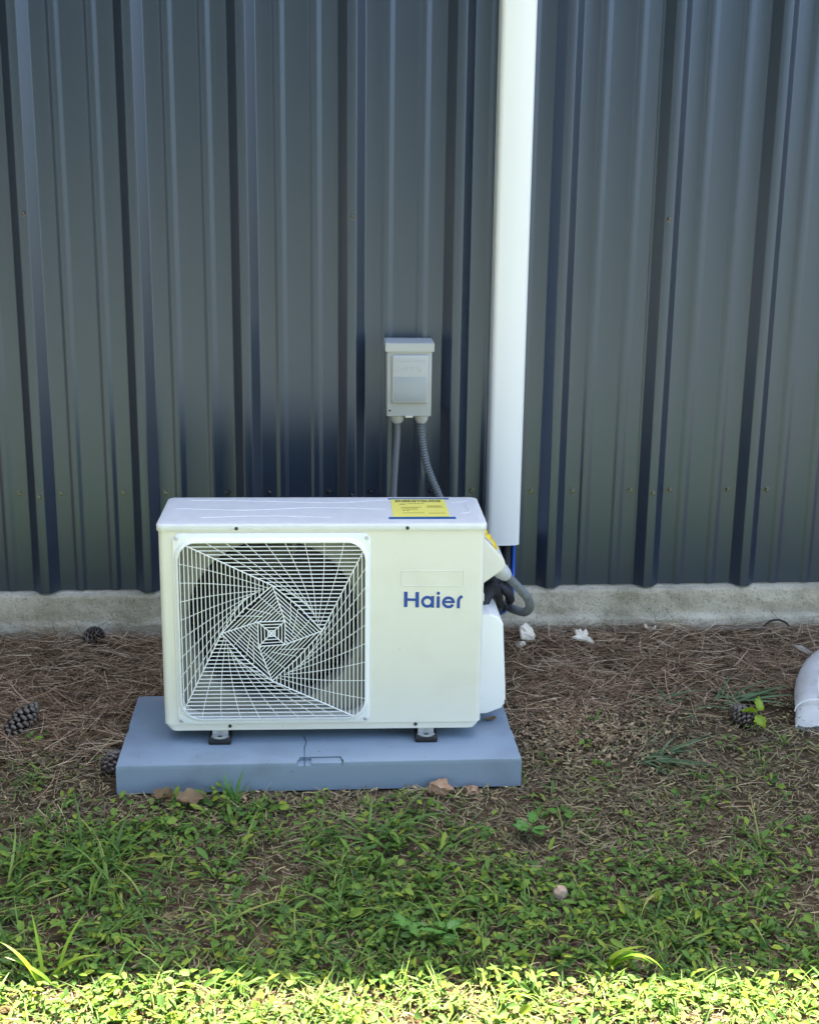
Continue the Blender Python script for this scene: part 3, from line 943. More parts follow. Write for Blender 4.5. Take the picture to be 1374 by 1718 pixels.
# ------------------------------------------------------------------ electrical disconnect box on the wall
def build_disconnect():
    root = empty('disconnect_box', (1.078, -0.0056, 0.5495))
    tag(root, 'small grey electrical disconnect box mounted on the metal wall', 'electrical box')
    w = 0.0645
    h = 0.222
    dpt = 0.094
    box_obj('enclosure', (-w, w, -dpt, 0.0, 0.0, h - 0.012), 'box', root, 0.003, 3)
    # rain hood: sloping top with a skirt
    bm = bmesh.new()
    sec = [(0.0, h - 0.020), (0.0, h - 0.005), (-0.085, h - 0.006), (-dpt - 0.0065, h - 0.009), (-dpt - 0.0065, h - 0.033), (-dpt - 0.001, h - 0.033), (-dpt - 0.001, h - 0.020)]
    a = [bm.verts.new((-w - 0.006, y, z)) for y, z in sec]
    b = [bm.verts.new((w + 0.006, y, z)) for y, z in sec]
    n = len(sec)
    for k in range(n):
        bm.faces.new((a[k], a[(k + 1) % n], b[(k + 1) % n], b[k]))
    bm.faces.new(a[::-1]); bm.faces.new(b)
    bmesh.ops.bevel(bm, geom=bm.edges[:], offset=0.0015, segments=2, affect='EDGES')
    from_bm('rain_hood', bm, 'box', root, 40)
    dr = box_obj('door_panel', (-0.0515, 0.0545, -dpt - 0.012, -dpt + 0.004, 0.040, 0.180), 'box', root, 0.006, 3)
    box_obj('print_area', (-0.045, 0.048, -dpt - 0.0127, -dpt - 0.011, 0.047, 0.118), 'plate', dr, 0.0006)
    # faint embossed frame and worn raised glyph shapes on the door
    bm = bmesh.new()
    add_tube(bm, smooth_path([(-0.038, -dpt - 0.012, 0.164), (0.030, -dpt - 0.012, 0.165), (0.042, -dpt - 0.012, 0.164), (0.043, -dpt - 0.012, 0.156)], 4), 0.0009, 5)
    for pts in ([(-0.037, 0.142), (-0.037, 0.152)], [(-0.037, 0.142), (-0.028, 0.142)], [(-0.018, 0.142), (-0.015, 0.151), (-0.008, 0.151), (-0.006, 0.142)],
                [(0.000, 0.152), (0.012, 0.152)], [(0.006, 0.152), (0.006, 0.142)], [(0.032, 0.152), (0.022, 0.152), (0.020, 0.147), (0.034, 0.145), (0.032, 0.140), (0.022, 0.140)]):
        add_tube(bm, [(x, -dpt - 0.0121, z - 0.006) for x, z in pts], 0.0009, 5)
    from_bm('embossing', bm, 'box', dr, 50)
    bm = bmesh.new()
    add_tube(bm, [(-0.056, -dpt + 0.001, 0.018), (-0.056, -dpt - 0.003, 0.018)], [0.0032, 0.0026], 10)
    from_bm('screw', bm, 'darkscrew', root, 40)
    bm = bmesh.new()
    add_box(bm, -0.011, 0.011, -dpt - 0.004, -dpt + 0.004, -0.003, 0.004, 0.001)
    from_bm('hasp', bm, 'steel', root)
    # conduit fittings
    for fx in (-0.031, 0.0395):
        bm = bmesh.new()
        add_tube(bm, [(fx, -0.052, 0.001), (fx, -0.052, -0.014), (fx, -0.052, -0.022), (fx, -0.052, -0.026)], [0.0195, 0.0195, 0.0165, 0.0125], 20)
        from_bm('conduit_fitting', bm, 'fitting', root, 45)
build_disconnect()

# ------------------------------------------------------------------ line-set cover and cables
def build_cover():
    root = empty('line_set_cover', (1.3705, -0.0056, 0.150))
    tag(root, 'tall white plastic line-set cover running down the metal wall', 'pipe cover')
    hw = 0.0492
    sec = [(-hw, 0.0)]
    sec += [(-hw, -0.045)]
    for k in range(9):
        t = math.radians(180 - 78 * k / 8)
        sec.append((-hw + 0.017 + 0.017 * math.cos(t), -0.050 + -0.017 * math.sin(t)))
    last = sec[-1]
    for k in range(1, 8):
        u = k / 8
        sec.append((last[0] + (-2 * last[0]) * u, last[1] - 0.0035 * math.sin(math.pi * u)))
    sec += [(-x, y) for x, y in sec[:11]][::-1]
    zt = roof_z(1.37) - 0.15 - 0.06
    bm = bmesh.new()
    ins = [(x * 0.955, y * 0.96 - 0.0001) for x, y in sec]
    ob, ot = [bm.verts.new((x, y, 0)) for x, y in sec], [bm.verts.new((x, y, zt)) for x, y in sec]
    ib, it = [bm.verts.new((x, y, 0)) for x, y in ins], [bm.verts.new((x, y, 0.30)) for x, y in ins]
    n = len(sec)
    for k in range(n - 1):
        bm.faces.new((ob[k], ob[k + 1], ot[k + 1], ot[k]))
        bm.faces.new((ib[k], it[k], it[k + 1], ib[k + 1]))
        bm.faces.new((ob[k], ib[k], ib[k + 1], ob[k + 1]))
    bm.faces.new(it)
    from_bm('cover', bm, 'duct', root, 50)
    box_obj('back_channel', (-hw + 0.003, hw - 0.003, -0.003, 0.0, 0.0, zt), 'duct', root)
build_cover()

def ridged(pts, r, n=10, pitch=0.008, depth=0.09):
    P = smooth_path(pts, 14)
    # resample evenly so that the conduit's ridges are even
    d = [0.0]
    for a, b in zip(P, P[1:]):
        d.append(d[-1] + (b - a).length)
    total = d[-1]
    m = int(total / (pitch / 2))
    out, j = [], 0
    for i in range(m + 1):
        s = total * i / m
        while j < len(d) - 2 and d[j + 1] < s:
            j += 1
        t = (s - d[j]) / max(1e-9, d[j + 1] - d[j])
        out.append(P[j].lerp(P[j + 1], t))
    return out, [r * (1 + depth * (-1) ** i) for i in range(len(out))]

M['conduit'] = mat('grey_flexible_conduit', (0.14, 0.155, 0.165), 0.42)
def build_conduits():
    # left one: from the box down behind the unit into the mulch
    P, R_ = ridged([(1.047, -0.0576, 0.530), (1.0478, -0.059, 0.49), (1.042, -0.062, 0.397), (1.0376, -0.066, 0.30), (1.035, -0.075, 0.15), (1.034, -0.095, 0.0), (1.034, -0.11, -0.17)], 0.0098)
    a = tube_obj('flexible_conduit', P, R_, 'conduit', None, 10)
    tag(a, 'grey flexible conduit dropping straight down from the disconnect box', 'conduit')
    # right one: behind the unit and round to the gland on its side
    root = empty('flexible_conduit', (1.1175, -0.0576, 0.53))
    tag(root, 'grey flexible conduit curving right from the disconnect box and looping into the side gland', 'conduit')
    pts = [(1.1175, -0.0576, 0.530), (1.119, -0.059, 0.49), (1.136, -0.062, 0.397), (1.176, -0.068, 0.298), (1.215, -0.10, 0.20), (1.245, -0.19, 0.11), (1.295, -0.30, 0.070), (1.335, -0.38, 0.064), (1.356, -0.44, 0.070), (1.371, -0.49, 0.082), (1.379, -0.52, 0.105), (1.370, -0.54, 0.136), (1.346, -0.555, 0.168), (1.319, -0.575, 0.200), (1.303, -0.585, 0.218)]
    P, R_ = ridged([Vector(p) - root.location for p in pts], 0.0112)
    tube_obj('tube', P, R_, 'conduit', root, 12)
    g0, g1 = Vector((1.2665, -0.600, 0.252)), Vector((1.306, -0.583, 0.214))
    dv = (g1 - g0)
    path = [g0 + dv * t - root.location for t in (0, 0.25, 0.27, 0.62, 0.64, 0.85, 1.0)]
    tube_obj('gland_nut', path, [0.0165, 0.0165, 0.0215, 0.0215, 0.0195, 0.0185, 0.0145], 'fitting', root, 14)
    # black insulated refrigerant lines
    rl = tube_obj('refrigerant_line', smooth_path([(1.350, -0.040, 0.22), (1.352, -0.042, 0.10), (1.350, -0.07, 0.035), (1.345, -0.16, 0.012), (1.330, -0.28, 0.030), (1.318, -0.38, 0.062), (1.300, -0.46, 0.10), (1.284, -0.51, 0.15), (1.270, -0.55, 0.168), (1.248, -0.58, 0.15), (1.238, -0.60, 0.120)], 10), 0.0165, 'insul', None, 12)
    tag(rl, 'thick black insulated pipe bending from under the white cover to the unit', 'pipe')
    rl = tube_obj('refrigerant_line', smooth_path([(1.385, -0.036, 0.22), (1.386, -0.038, 0.09), (1.384, -0.07, 0.045), (1.372, -0.20, 0.045), (1.352, -0.34, 0.070), (1.340, -0.43, 0.100), (1.326, -0.47, 0.130), (1.306, -0.47, 0.145), (1.296, -0.46, 0.12), (1.306, -0.45, 0.085), (1.290, -0.48, 0.068), (1.262, -0.53, 0.085), (1.245, -0.56, 0.10)], 10), 0.0125, 'insul', None, 12)
    tag(rl, 'thin black insulated pipe coiled in a loop beside the unit', 'pipe')
    wr = tube_obj('control_cable', smooth_path([(1.406, -0.034, 0.22), (1.407, -0.036, 0.12), (1.406, -0.045, 0.05), (1.400, -0.08, 0.02), (1.380, -0.20, 0.018), (1.340, -0.36, 0.045), (1.29, -0.48, 0.07), (1.25, -0.55, 0.10)], 10), 0.0062, 'bluewire', None, 8)
    tag(wr, 'bright blue cable hanging out of the white cover', 'cable')
    # sagging black wrapped bundle seen between the side of the unit and the wall
    bd = tube_obj('wrapped_bundle', smooth_path([(1.236, -0.545, 0.262), (1.262, -0.520, 0.225), (1.271, -0.505, 0.17), (1.272, -0.505, 0.11), (1.266, -0.52, 0.06), (1.240, -0.56, 0.04)], 10), 0.0175, 'insul', None, 12)
    tag(bd, 'black wrapped pipe bundle hanging at the right side of the unit', 'pipe')
build_conduits()

# ------------------------------------------------------------------ pine cones
def pine_cone(name, loc, axis, length, radius, label):
    """core mesh with spiral scales; axis = direction of the tip"""
    q = Vector(axis).normalized().to_track_quat('Z', 'Y')
    bm = bmesh.new()
    add_tube(bm, [(0, 0, -length / 2), (0, 0, -length * 0.3), (0, 0, 0), (0, 0, length * 0.35), (0, 0, length * 0.48)], [radius * 0.3, radius * 0.55, radius * 0.55, radius * 0.35, radius * 0.1], 8)
    core = from_bm(name, bm, 'conecore', None, 60)
    core.location = loc
    core.rotation_mode = 'QUATERNION'
    core.rotation_quaternion = q
    tag(core, label, 'pine cone', 'fallen pine cones')
    V, T = [], []
    n = 70
    tips = []
    for i in range(n):
        t = i / (n - 1)
        z = -length * 0.46 + length * 0.92 * t
        R = radius * (math.sin(math.pi * (0.16 + 0.78 * t)) ** 0.75)
        a = i * 2.39996 + random.uniform(-.08, .08)
        ca, sa = math.cos(a), math.sin(a)
        wd = radius * 0.30 * (0.55 + 0.6 * math.sin(math.pi * (0.1 + 0.8 * t)))
        lift = radius * (0.15 + 0.28 * t)
        th = radius * 0.055
        r0 = R * 0.35
        b = len(V)
        prof = [(r0, 0.45, -lift * 0.9, th * .5), (R * 0.85, 1.0, -lift * 0.1, th * .8), (R * 1.06, 0.92, lift * 0.45, th * 1.9), (R * 1.13, 0.35, lift * 0.75, th * 1.1)]
        for (rr, wf, dz, tt) in prof:
            for s in (-1, 1):
                for u in (-1, 1):
                    x, y = rr, s * wd * wf
                    V.append((x * ca - y * sa, x * sa + y * ca, z + dz + u * tt))
        for k in range(3):
            o = b + 4 * k
            if k == 2:
                tips += list(range(len(T), len(T) + 10))
            for (p, r_, s_, u_) in ((0, 2, 6, 4), (1, 5, 7, 3), (0, 4, 5, 1), (2, 3, 7, 6)):
                T += [(o + p, o + r_, o + s_), (o + p, o + s_, o + u_)]
        o = b + 12
        T += [(o, o + 2, o + 3), (o, o + 3, o + 1)]
    s = np_mesh('scales', V, T, 'cone', smooth=False)
    s.data.materials.append(M['conetip'])
    for k in tips:
        s.data.polygons[k].material_index = 1
    s['kind'] = 'stuff'
    s.parent = core
def gp(x, y, h=0.0):
    return (x, y, float(gz(x, y)) + h)
pine_cone('pine_cone', gp(0.142, -0.080, 0.024), (0.5, -0.3, 0.45), 0.066, 0.028, 'round pine cone lying against the concrete footing')
pine_cone('pine_cone', gp(0.030, -0.585, 0.034), (0.5, 0.6, 0.5), 0.118, 0.030, 'long open pine cone lying on the bare needles')
pine_cone('pine_cone', gp(0.291, -0.765, 0.010), (0.15, 0.8, 0.15), 0.088, 0.027, 'pine cone tucked against the side of the blue-grey pad')
pine_cone('pine_cone', gp(1.968, -0.590, 0.020), (-0.30, 0.6, 0.25), 0.074, 0.026, 'dark pine cone beside a lime-green leafy sprig')

# ------------------------------------------------------------------ loose things on the ground
def blob(name, loc, size, material, seed, label, cat, rough=0.35, group=None):
    bm = bmesh.new()
    bmesh.ops.create_icosphere(bm, subdivisions=3, radius=1)
    for v in bm.verts:
        d = 1 + rough * noise.noise(v.co * 1.7 + Vector((seed, 0, 0))) + rough * 0.5 * noise.noise(v.co * 4.1 + Vector((0, seed, 0)))
        v.co = Vector((v.co.x * size[0] * d, v.co.y * size[1] * d, v.co.z * size[2] * d))
    o = from_bm(name, bm, material, None, 30)
    o.location = loc
    o.rotation_euler = (0, 0, seed)
    tag(o, label, cat, group)
    return o
blob('clay_clod', gp(1.106, -0.915, 0.010), (0.030, 0.022, 0.020), 'clay', 3.1, 'orange clay clod lying against the front of the pad', 'clod', 0.5)
blob('clay_clod', gp(1.185, -0.912, 0.006), (0.018, 0.014, 0.012), 'clay', 5.7, 'small clay clod right of the larger orange one', 'clod', 0.5)
blob('pebble', gp(1.328, -1.335, 0.012), (0.019, 0.016, 0.016), 'stone', 1.3, 'single tan pebble among green weeds', 'pebble', 0.2)

def shard(name, loc, outline, thick, material, rot, label, cat, group=None, wav=0.25):
    bm = bmesh.new()
    n = len(outline)
    c = Vector((sum(p[0] for p in outline) / n, sum(p[1] for p in outline) / n))
    def lv(z, k, jit):
        return [bm.verts.new((c.x + (p[0] - c.x) * k, c.y + (p[1] - c.y) * k, z + jit * noise.noise((p[0] * 90, p[1] * 90, z * 50 + 3)))) for p in outline]
    j = thick * wav * 2
    rings = [lv(-thick * .5, 0.92, j), lv(0, 1.0, j), lv(thick * .45, 0.88, j), lv(thick * .62, 0.5, j * 1.5)]
    for a, b in zip(rings, rings[1:]):
        for k in range(n):
            bm.faces.new((a[k], a[(k + 1) % n], b[(k + 1) % n], b[k]))
    ct = bm.verts.new((c.x, c.y, thick * 0.6))
    for k in range(n):
        bm.faces.new((rings[-1][k], rings[-1][(k + 1) % n], ct))
    bm.faces.new(rings[0][::-1])
    o = from_bm(name, bm, material)
    o.location = loc
    o.rotation_euler = rot
    tag(o, label, cat, group)
    return o
def jag(rx, ry, n, seed, amp=0.3):
    r = random.Random(seed)
    return [(rx * math.cos(2 * math.pi * k / n) * (1 + amp * r.uniform(-1, 1)), ry * math.sin(2 * math.pi * k / n) * (1 + amp * r.uniform(-1, 1))) for k in range(n)]
shard('pale_flake', gp(1.443, -0.115, 0.034), jag(0.027, 0.030, 13, 4, .22), 0.012, 'fragment', (0.85, 0.1, 0.3), 'tall cream flake leaning in the needles under the grey conduit loop', 'flake')
shard('pale_flake', gp(1.420, -0.152, 0.016), jag(0.020, 0.014, 9, 8, .3), 0.008, 'fragment', (0.5, -0.3, -0.5), 'small triangular cream flake at the foot of a taller one', 'flake')
shard('pale_flake', gp(1.612, -0.140, 0.026), [(-0.036, 0.004), (-0.020, 0.012), (-0.022, 0.034), (-0.010, 0.030), (-0.003, 0.040), (0.002, 0.024), (0.016, 0.036), (0.020, 0.016), (0.012, 0.008), (0.028, -0.010), (0.034, -0.026), (0.020, -0.024), (0.002, -0.012), (-0.016, -0.006)], 0.012, 'fragment', (0.55, 0.0, 0.05), 'ragged branching cream flake lying alone on pine needles', 'flake')
shard('bark_scrap', gp(2.265, -0.225, 0.022), [(-0.035, 0.012), (-0.01, 0.022), (0.03, 0.008), (0.042, -0.014), (0.02, -0.012), (-0.012, 0.0)], 0.006, 'barkleaf', (0.5, 0.2, -0.3), 'pale bark scrap beside the white plastic elbow', 'bark')
tag(tube_obj('curled_strip', smooth_path([(1.822, -0.058, -0.112), (1.826, -0.064, -0.124), (1.838, -0.068, -0.130), (1.850, -0.064, -0.124), (1.856, -0.058, -0.118)], 6), 0.0042, 'fragment', None, 7), 'white curled strip lying at the base of the concrete', 'strip')
tag(tube_obj('wire_loop', smooth_path([(2.195, -0.062, -0.150), (2.203, -0.060, -0.118), (2.235, -0.058, -0.104), (2.266, -0.060, -0.112), (2.285, -0.064, -0.135), (2.30, -0.08, -0.150)], 6), 0.0030, 'wire', None, 6), 'thin black wire arching out of the needles by the footing', 'wire')
tag(tube_obj('fallen_twig', smooth_path([(1.98, -0.075, -0.132), (2.12, -0.066, -0.126), (2.25, -0.070, -0.128), (2.36, -0.064, -0.124), (2.52, -0.070, -0.130)], 6), [0.0035 + 0.0012 * math.sin(k * 0.9) for k in range(25)], 'twig', None, 7), 'grey-brown twig lying along the foot of the concrete', 'twig')

def leaf_sheet(name, loc, L, Wd, rot, material, label, cat, curl=0.4, group=None):
    bm = bmesh.new()
    rows = []
    for i in range(8):
        t = i / 7
        w = Wd / 2 * (math.sin(math.pi * min(1, 0.04 + t * 0.96)) ** 0.8) * (1 + 0.25 * math.sin(i * 2.3))
        row = []
        for j in (-1, -0.5, 0, 0.5, 1):
            row.append(bm.verts.new((L * (t - 0.5), w * j, curl * Wd * (j * j) * 0.5 + curl * L * 0.25 * (t - 0.5) ** 2 + 0.001 * math.sin(7 * i + 3 * j))))
        rows.append(row)
    for a, b in zip(rows, rows[1:]):
        for k in range(4):
            bm.faces.new((a[k], a[k + 1], b[k + 1], b[k]))
    bmesh.ops.solidify(bm, geom=bm.faces[:], thickness=0.0006)
    o = from_bm(name, bm, material, None, 60)
    o.location = loc
    o.rotation_euler = rot
    tag(o, label, cat, group)
    return o
leaf_sheet('dead_leaf', (1.262, -0.655, -0.160), 0.032, 0.018, (0.1, 0.0, 0.3), 'deadleaf', 'small tan dead leaf lying on the blue-grey pad', 'leaf', 0.5)
leaf_sheet('dead_leaf', gp(0.50, -0.945, 0.020), 0.075, 0.05, (0.35, 0.1, 0.4), 'deadleaf', 'crumpled tan leaf in front of the left half of the pad', 'leaf', 0.5)
leaf_sheet('dead_leaf', gp(0.435, -0.935, 0.018), 0.06, 0.04, (0.3, -0.2, -0.5), 'deadleaf', 'brown leaf beside a crumpled one near the pad corner', 'leaf', 0.6)

def build_elbow():
    root = empty('plastic_elbow', gp(2.15, -0.645))
    tag(root, 'dirty white plastic drain elbow lying half curved on the ground', 'drain pipe')
    pts = [(2.150, -0.655), (2.158, -0.62), (2.178, -0.55), (2.212, -0.465), (2.258, -0.385), (2.305, -0.33), (2.37, -0.285), (2.46, -0.25), (2.60, -0.22)]
    P = smooth_path([(x, y, float(ground_base(y)) + 0.034) for x, y in pts], 6)
    P = [p - root.location for p in P]
    rs = [0.052 + (0.003 if k < 5 else 0) for k in range(len(P))]
    bm = bmesh.new()
    add_tube(bm, P, rs, 20, caps=False, squash=(1.0, 0.72))
    for k, v in enumerate(bm.verts):        # the mouth is crushed flat on the soil
        i = k // 20
        f = 0.22 + 0.78 * min(1, i / 9) ** 0.8
        base = P[i].z - 0.036
        v.co.z = base + (v.co.z - base) * f + 0.004 * math.sin(k * 1.7) * (1 - f)
    bmesh.ops.solidify(bm, geom=bm.faces[:], thickness=0.003)
    tube = from_bm('pipe_wall', bm, 'elbow', root, 50)
    # moulded ridges along the inner side, collar near the mouth
    for off in (0.010, 0.020):
        Q = []
        for i, p in enumerate(P[3:34]):
            t = (P[min(i + 4, len(P) - 1)] - P[i + 2]).normalized()
            s = t.cross(Vector((0, 0, 1))).normalized()
            Q.append(p + s * off + Vector((0, 0, 0.052 * 0.72 * math.sqrt(max(0.05, 1 - (off / 0.052) ** 2)))))
        tube_obj('moulded_ridge', Q, 0.0022, 'elbow', root, 6)
    ring = []
    i = 6
    t = (P[i + 1] - P[i - 1]).normalized()
    s = t.cross(Vector((0, 0, 1))).normalized()
    ring = [P[i] + s * math.cos(a) * 0.0545 + Vector((0, 0, 1)) * math.sin(a) * 0.0545 * 0.72 for a in [math.pi * k / 16 for k in range(17)]]
    tube_obj('collar_ridge', ring, 0.0018, 'elbow', root, 6)
build_elbow()

# ------------------------------------------------------------------ scattered ground cover
def nzf(x, y, s):
    return (np.sin(3.1 * x + s) * np.sin(4.3 * y + 1.7 * s) + np.sin(7.3 * x - 2.2 * y + 2.3 * s) * 0.7 + np.sin(15.1 * x + 9.7 * y + s * 3.1) * 0.45 + np.sin(31 * x - 27 * y + s) * 0.3) / 2.0

PADX0, PADX1, PADY0, PADY1 = 0.300, 1.325, -0.900, -0.440
def off_pad(x, y, m=0.0):
    return ~((x > PADX0 - m) & (x < PADX1 + m) & (y > PADY0 - m) & (y < PADY1 + m))
def sstep(a, b, v):
    t = np.clip((v - a) / (b - a), 0, 1)
    return t * t * (3 - 2 * t)

def green_density(x, y):
    edge = -0.95 - 0.20 * sstep(0.9, 1.5, x) + 0.14 * nzf(x, y, 0.7)
    d = sstep(edge + 0.16, edge - 0.20, y)
    patch = sstep(-0.55, 0.35, nzf(x * 1.3, y * 1.6, 2.9) + 0.35 * sstep(-1.2, -1.5, y) + 1.2 * sstep(-1.48, -1.62, y))
    sparse = 0.10 * sstep(-0.5, -0.85, y) * sstep(-0.5, 0.3, nzf(x * 1.9, y * 2.3, 1.1))
    return np.clip(np.maximum(d * (0.10 + 0.90 * patch), sparse), 0, 1)

def needle_density(x, y):
    edge = -0.74 + 0.24 * sstep(0.9, 1.5, x) + 0.10 * nzf(x, y, 4.4)
    return np.clip(sstep(edge - 0.16, edge + 0.12, y), 0.03, 1) * (0.65 + 0.35 * sstep(-0.6, 0.3, nzf(x, y, 6.1)))

def sample(n, dens, x0, x1, y0, y1, margin=0.0):
    out = np.zeros((0, 2))
    while len(out) < n:
        x = rng.uniform(x0, x1, n * 3); y = rng.uniform(y0, y1, n * 3)
        k = (rng.random(n * 3) < dens(x, y)) & off_pad(x, y, margin)
        out = np.concatenate([out, np.stack([x[k], y[k]], 1)])
    return out[:n]

def ribbons(P, yaw, length, width, z0, pitch0, bend, curve, nseg=4, taper=1.0, roll=None, base_w=0.6):
    """flat curved strips: P (n,2) roots, z0 root heights; pitch0 start angle, bend angle lost along the strip, curve = yaw change"""
    n = len(P)
    st = np.linspace(0, 1, nseg + 1)
    dl = (length / nseg)[:, None]
    ang = pitch0[:, None] - bend[:, None] * (st[None, :-1] + 0.5 / nseg)
    yw = yaw[:, None] + curve[:, None] * (st[None, :-1] - 0.5)
    dx = np.cos(ang) * np.cos(yw) * dl; dy = np.cos(ang) * np.sin(yw) * dl; dz = np.sin(ang) * dl
    zero = np.zeros((n, 1))
    X = P[:, :1] + np.concatenate([zero, np.cumsum(dx, 1)], 1)
    Y = P[:, 1:2] + np.concatenate([zero, np.cumsum(dy, 1)], 1)
    Z = z0[:, None] + np.concatenate([zero, np.cumsum(dz, 1)], 1)
    yw2 = yaw[:, None] + curve[:, None] * (st[None, :] - 0.5)
    prof = np.minimum(1.0, base_w + (1 - base_w) * st * 3) * (1 - taper * np.clip((st - 0.35) / 0.65, 0, 1) ** 1.6)
    hw = width[:, None] * 0.5 * np.maximum(prof, 0.06)[None, :]
    ro = (roll if roll is not None else np.zeros(n))[:, None]
    sx = -np.sin(yw2) * np.cos(ro) * hw; sy = np.cos(yw2) * np.cos(ro) * hw; sz = np.sin(ro) * hw
    floor_ = gz(X, Y) + 0.001
    Z = np.maximum(Z, floor_)
    A = np.stack([X + sx, Y + sy, Z + sz], -1); B = np.stack([X - sx, Y - sy, Z - sz], -1)
    V = np.stack([A, B], 2).reshape(n, -1, 3)
    m = 2 * (nseg + 1)
    T = []
    for k in range(nseg):
        T += [(2 * k, 2 * k + 1, 2 * k + 3), (2 * k, 2 * k + 3, 2 * k + 2)]
    T = np.array(T)[None] + (np.arange(n) * m)[:, None, None]
    return V.reshape(-1, 3), T.reshape(-1, 3)

def leaves(P, z, yaw, pitch, roll, L, Wd):
    """ovate leaves with a folded midrib: 8 triangles each"""
    st = np.array([[0, 0, 0], [0.28, 0.36, 0.10], [0.28, 0, 0], [0.28, -0.36, 0.10], [0.66, 0.42, 0.06], [0.66, 0, -0.03], [0.66, -0.42, 0.06], [1.0, 0, -0.10]])
    T0 = np.array([(0, 2, 1), (0, 3, 2), (1, 2, 5), (1, 5, 4), (2, 3, 6), (2, 6, 5), (4, 5, 7), (5, 6, 7)])
    n = len(P)
    x = st[None, :, 0] * L[:, None]; y = st[None, :, 1] * Wd[:, None]; w = st[None, :, 2] * L[:, None] * 0.8
    cr, sr = np.cos(roll)[:, None], np.sin(roll)[:, None]
    y, w = y * cr - w * sr, y * sr + w * cr
    cp, sp = np.cos(pitch)[:, None], np.sin(pitch)[:, None]
    x, w = x * cp - w * sp, x * sp + w * cp
    cy, sy = np.cos(yaw)[:, None], np.sin(yaw)[:, None]
    X = P[:, :1] + x * cy - y * sy; Y = P[:, 1:2] + x * sy + y * cy; Z = z[:, None] + w
    Z = np.maximum(Z, gz(X, Y) + 0.001)
    V = np.stack([X, Y, Z], -1)
    T = T0[None] + (np.arange(n) * 8)[:, None, None]
    return V.reshape(-1, 3), T.reshape(-1, 3)

def U(a, b, n):
    return rng.uniform(a, b, n)
def clear_pad(V, T):
    """drop the pieces whose middle would sink into the pad"""
    c = V[T].mean(1)
    bad = (c[:, 0] > PADX0 + 0.012) & (c[:, 0] < PADX1 - 0.012) & (c[:, 1] > PADY0 + 0.012) & (c[:, 1] < PADY1 - 0.012) & (c[:, 2] < -0.165)
    wall_bad = (c[:, 1] > -0.036) & (c[:, 2] > -0.12)
    return V, T[~(bad | wall_bad)]

X0, X1 = -1.2, 3.3
# pine straw
def build_straw():
    n = 52000
    P = sample(n, needle_density, X0, X1, -1.05, -0.035, 0.0)
    yaw = rng.normal(0, 0.95, n) + np.where(rng.random(n) < 0.5, 0, math.pi)
    L = U(0.025, 0.13, n); w = U(0.0009, 0.0018, n)
    k = rng.random(n) ** 1.3
    z = gz(P[:, 0], P[:, 1]) + 0.001 + 0.026 * k * needle_density(P[:, 0], P[:, 1])
    c = np.stack([np.cos(yaw), np.sin(yaw)], 1) * (L / 2)[:, None]
    V, T = ribbons(P - c, yaw, L, w, z, rng.normal(0.04, 0.16, n), rng.normal(0.08, 0.30, n), rng.normal(0, 0.6, n), 4, 0.3, U(-0.9, 0.9, n), 0.9)
    V[:, 1] = np.minimum(V[:, 1], -0.046 + 0.002 * np.sin(V[:, 0] * 70))
    V, T = clear_pad(V, T)
    o = np_mesh('pine_straw', V, T, 'needle')
    tag(o, 'brown pine needles matted along the foot of the wall', 'pine straw', kind='stuff')
build_straw()

def build_clippings():
    def dens(x, y):
        return np.clip(0.15 + 0.75 * sstep(-0.42, -0.72, y) - 0.50 * sstep(-1.0, -1.2, y + 0.15 * sstep(0.9, 1.4, x)) + 0.12 * sstep(-1.45, -1.6, y), 0, 1) * (0.55 + 0.45 * sstep(-0.4, 0.4, nzf(x, y, 8.3)))
    n = 90000
    P = sample(n, dens, X0, X1, -2.6, -0.15)
    L = U(0.008, 0.045, n) * U(0.6, 1.2, n); w = U(0.0012, 0.0038, n)
    z = gz(P[:, 0], P[:, 1]) + 0.001 + 0.010 * rng.random(n) ** 2
    V, T = ribbons(P, U(0, 6.283, n), L, w, z, rng.normal(0.08, 0.15, n), rng.normal(0.1, 0.3, n), rng.normal(0, 0.5, n), 2, 0.4, U(-0.7, 0.7, n), 0.8)
    V, T = clear_pad(V, T)
    o = np_mesh('dry_clippings', V, T, 'clip')
    tag(o, 'dry grey-brown grass clippings strewn over the soil', 'clippings', kind='stuff')
    # wood chips on the bare patch right of the pad
    def dens2(x, y):
        return np.exp(-((x - 1.50) / 0.16) ** 2 - ((y + 0.60) / 0.13) ** 2) + 0.25 * np.exp(-((x - 0.55) / 0.12) ** 2 - ((y + 0.95) / 0.04) ** 2) + 0.02
    n = 4200
    P = sample(n, dens2, 0.0, 2.6, -1.1, -0.2)
    L = U(0.004, 0.017, n); w = U(0.0025, 0.008, n)
    z = gz(P[:, 0], P[:, 1]) + 0.002 + 0.008 * rng.random(n)
    V, T = ribbons(P, U(0, 6.283, n), L, w, z, rng.normal(0.05, 0.25, n), U(-.2, .2, n), U(-.2, .2, n), 2, 0.3, U(-0.5, 0.5, n), 0.7)
    V, T = clear_pad(V, T)
    o = np_mesh('wood_chips', V, T, 'chip', False)
    tag(o, 'tan wood chips scattered on the bare patch beside the pad', 'wood chips', kind='stuff')
build_clippings()

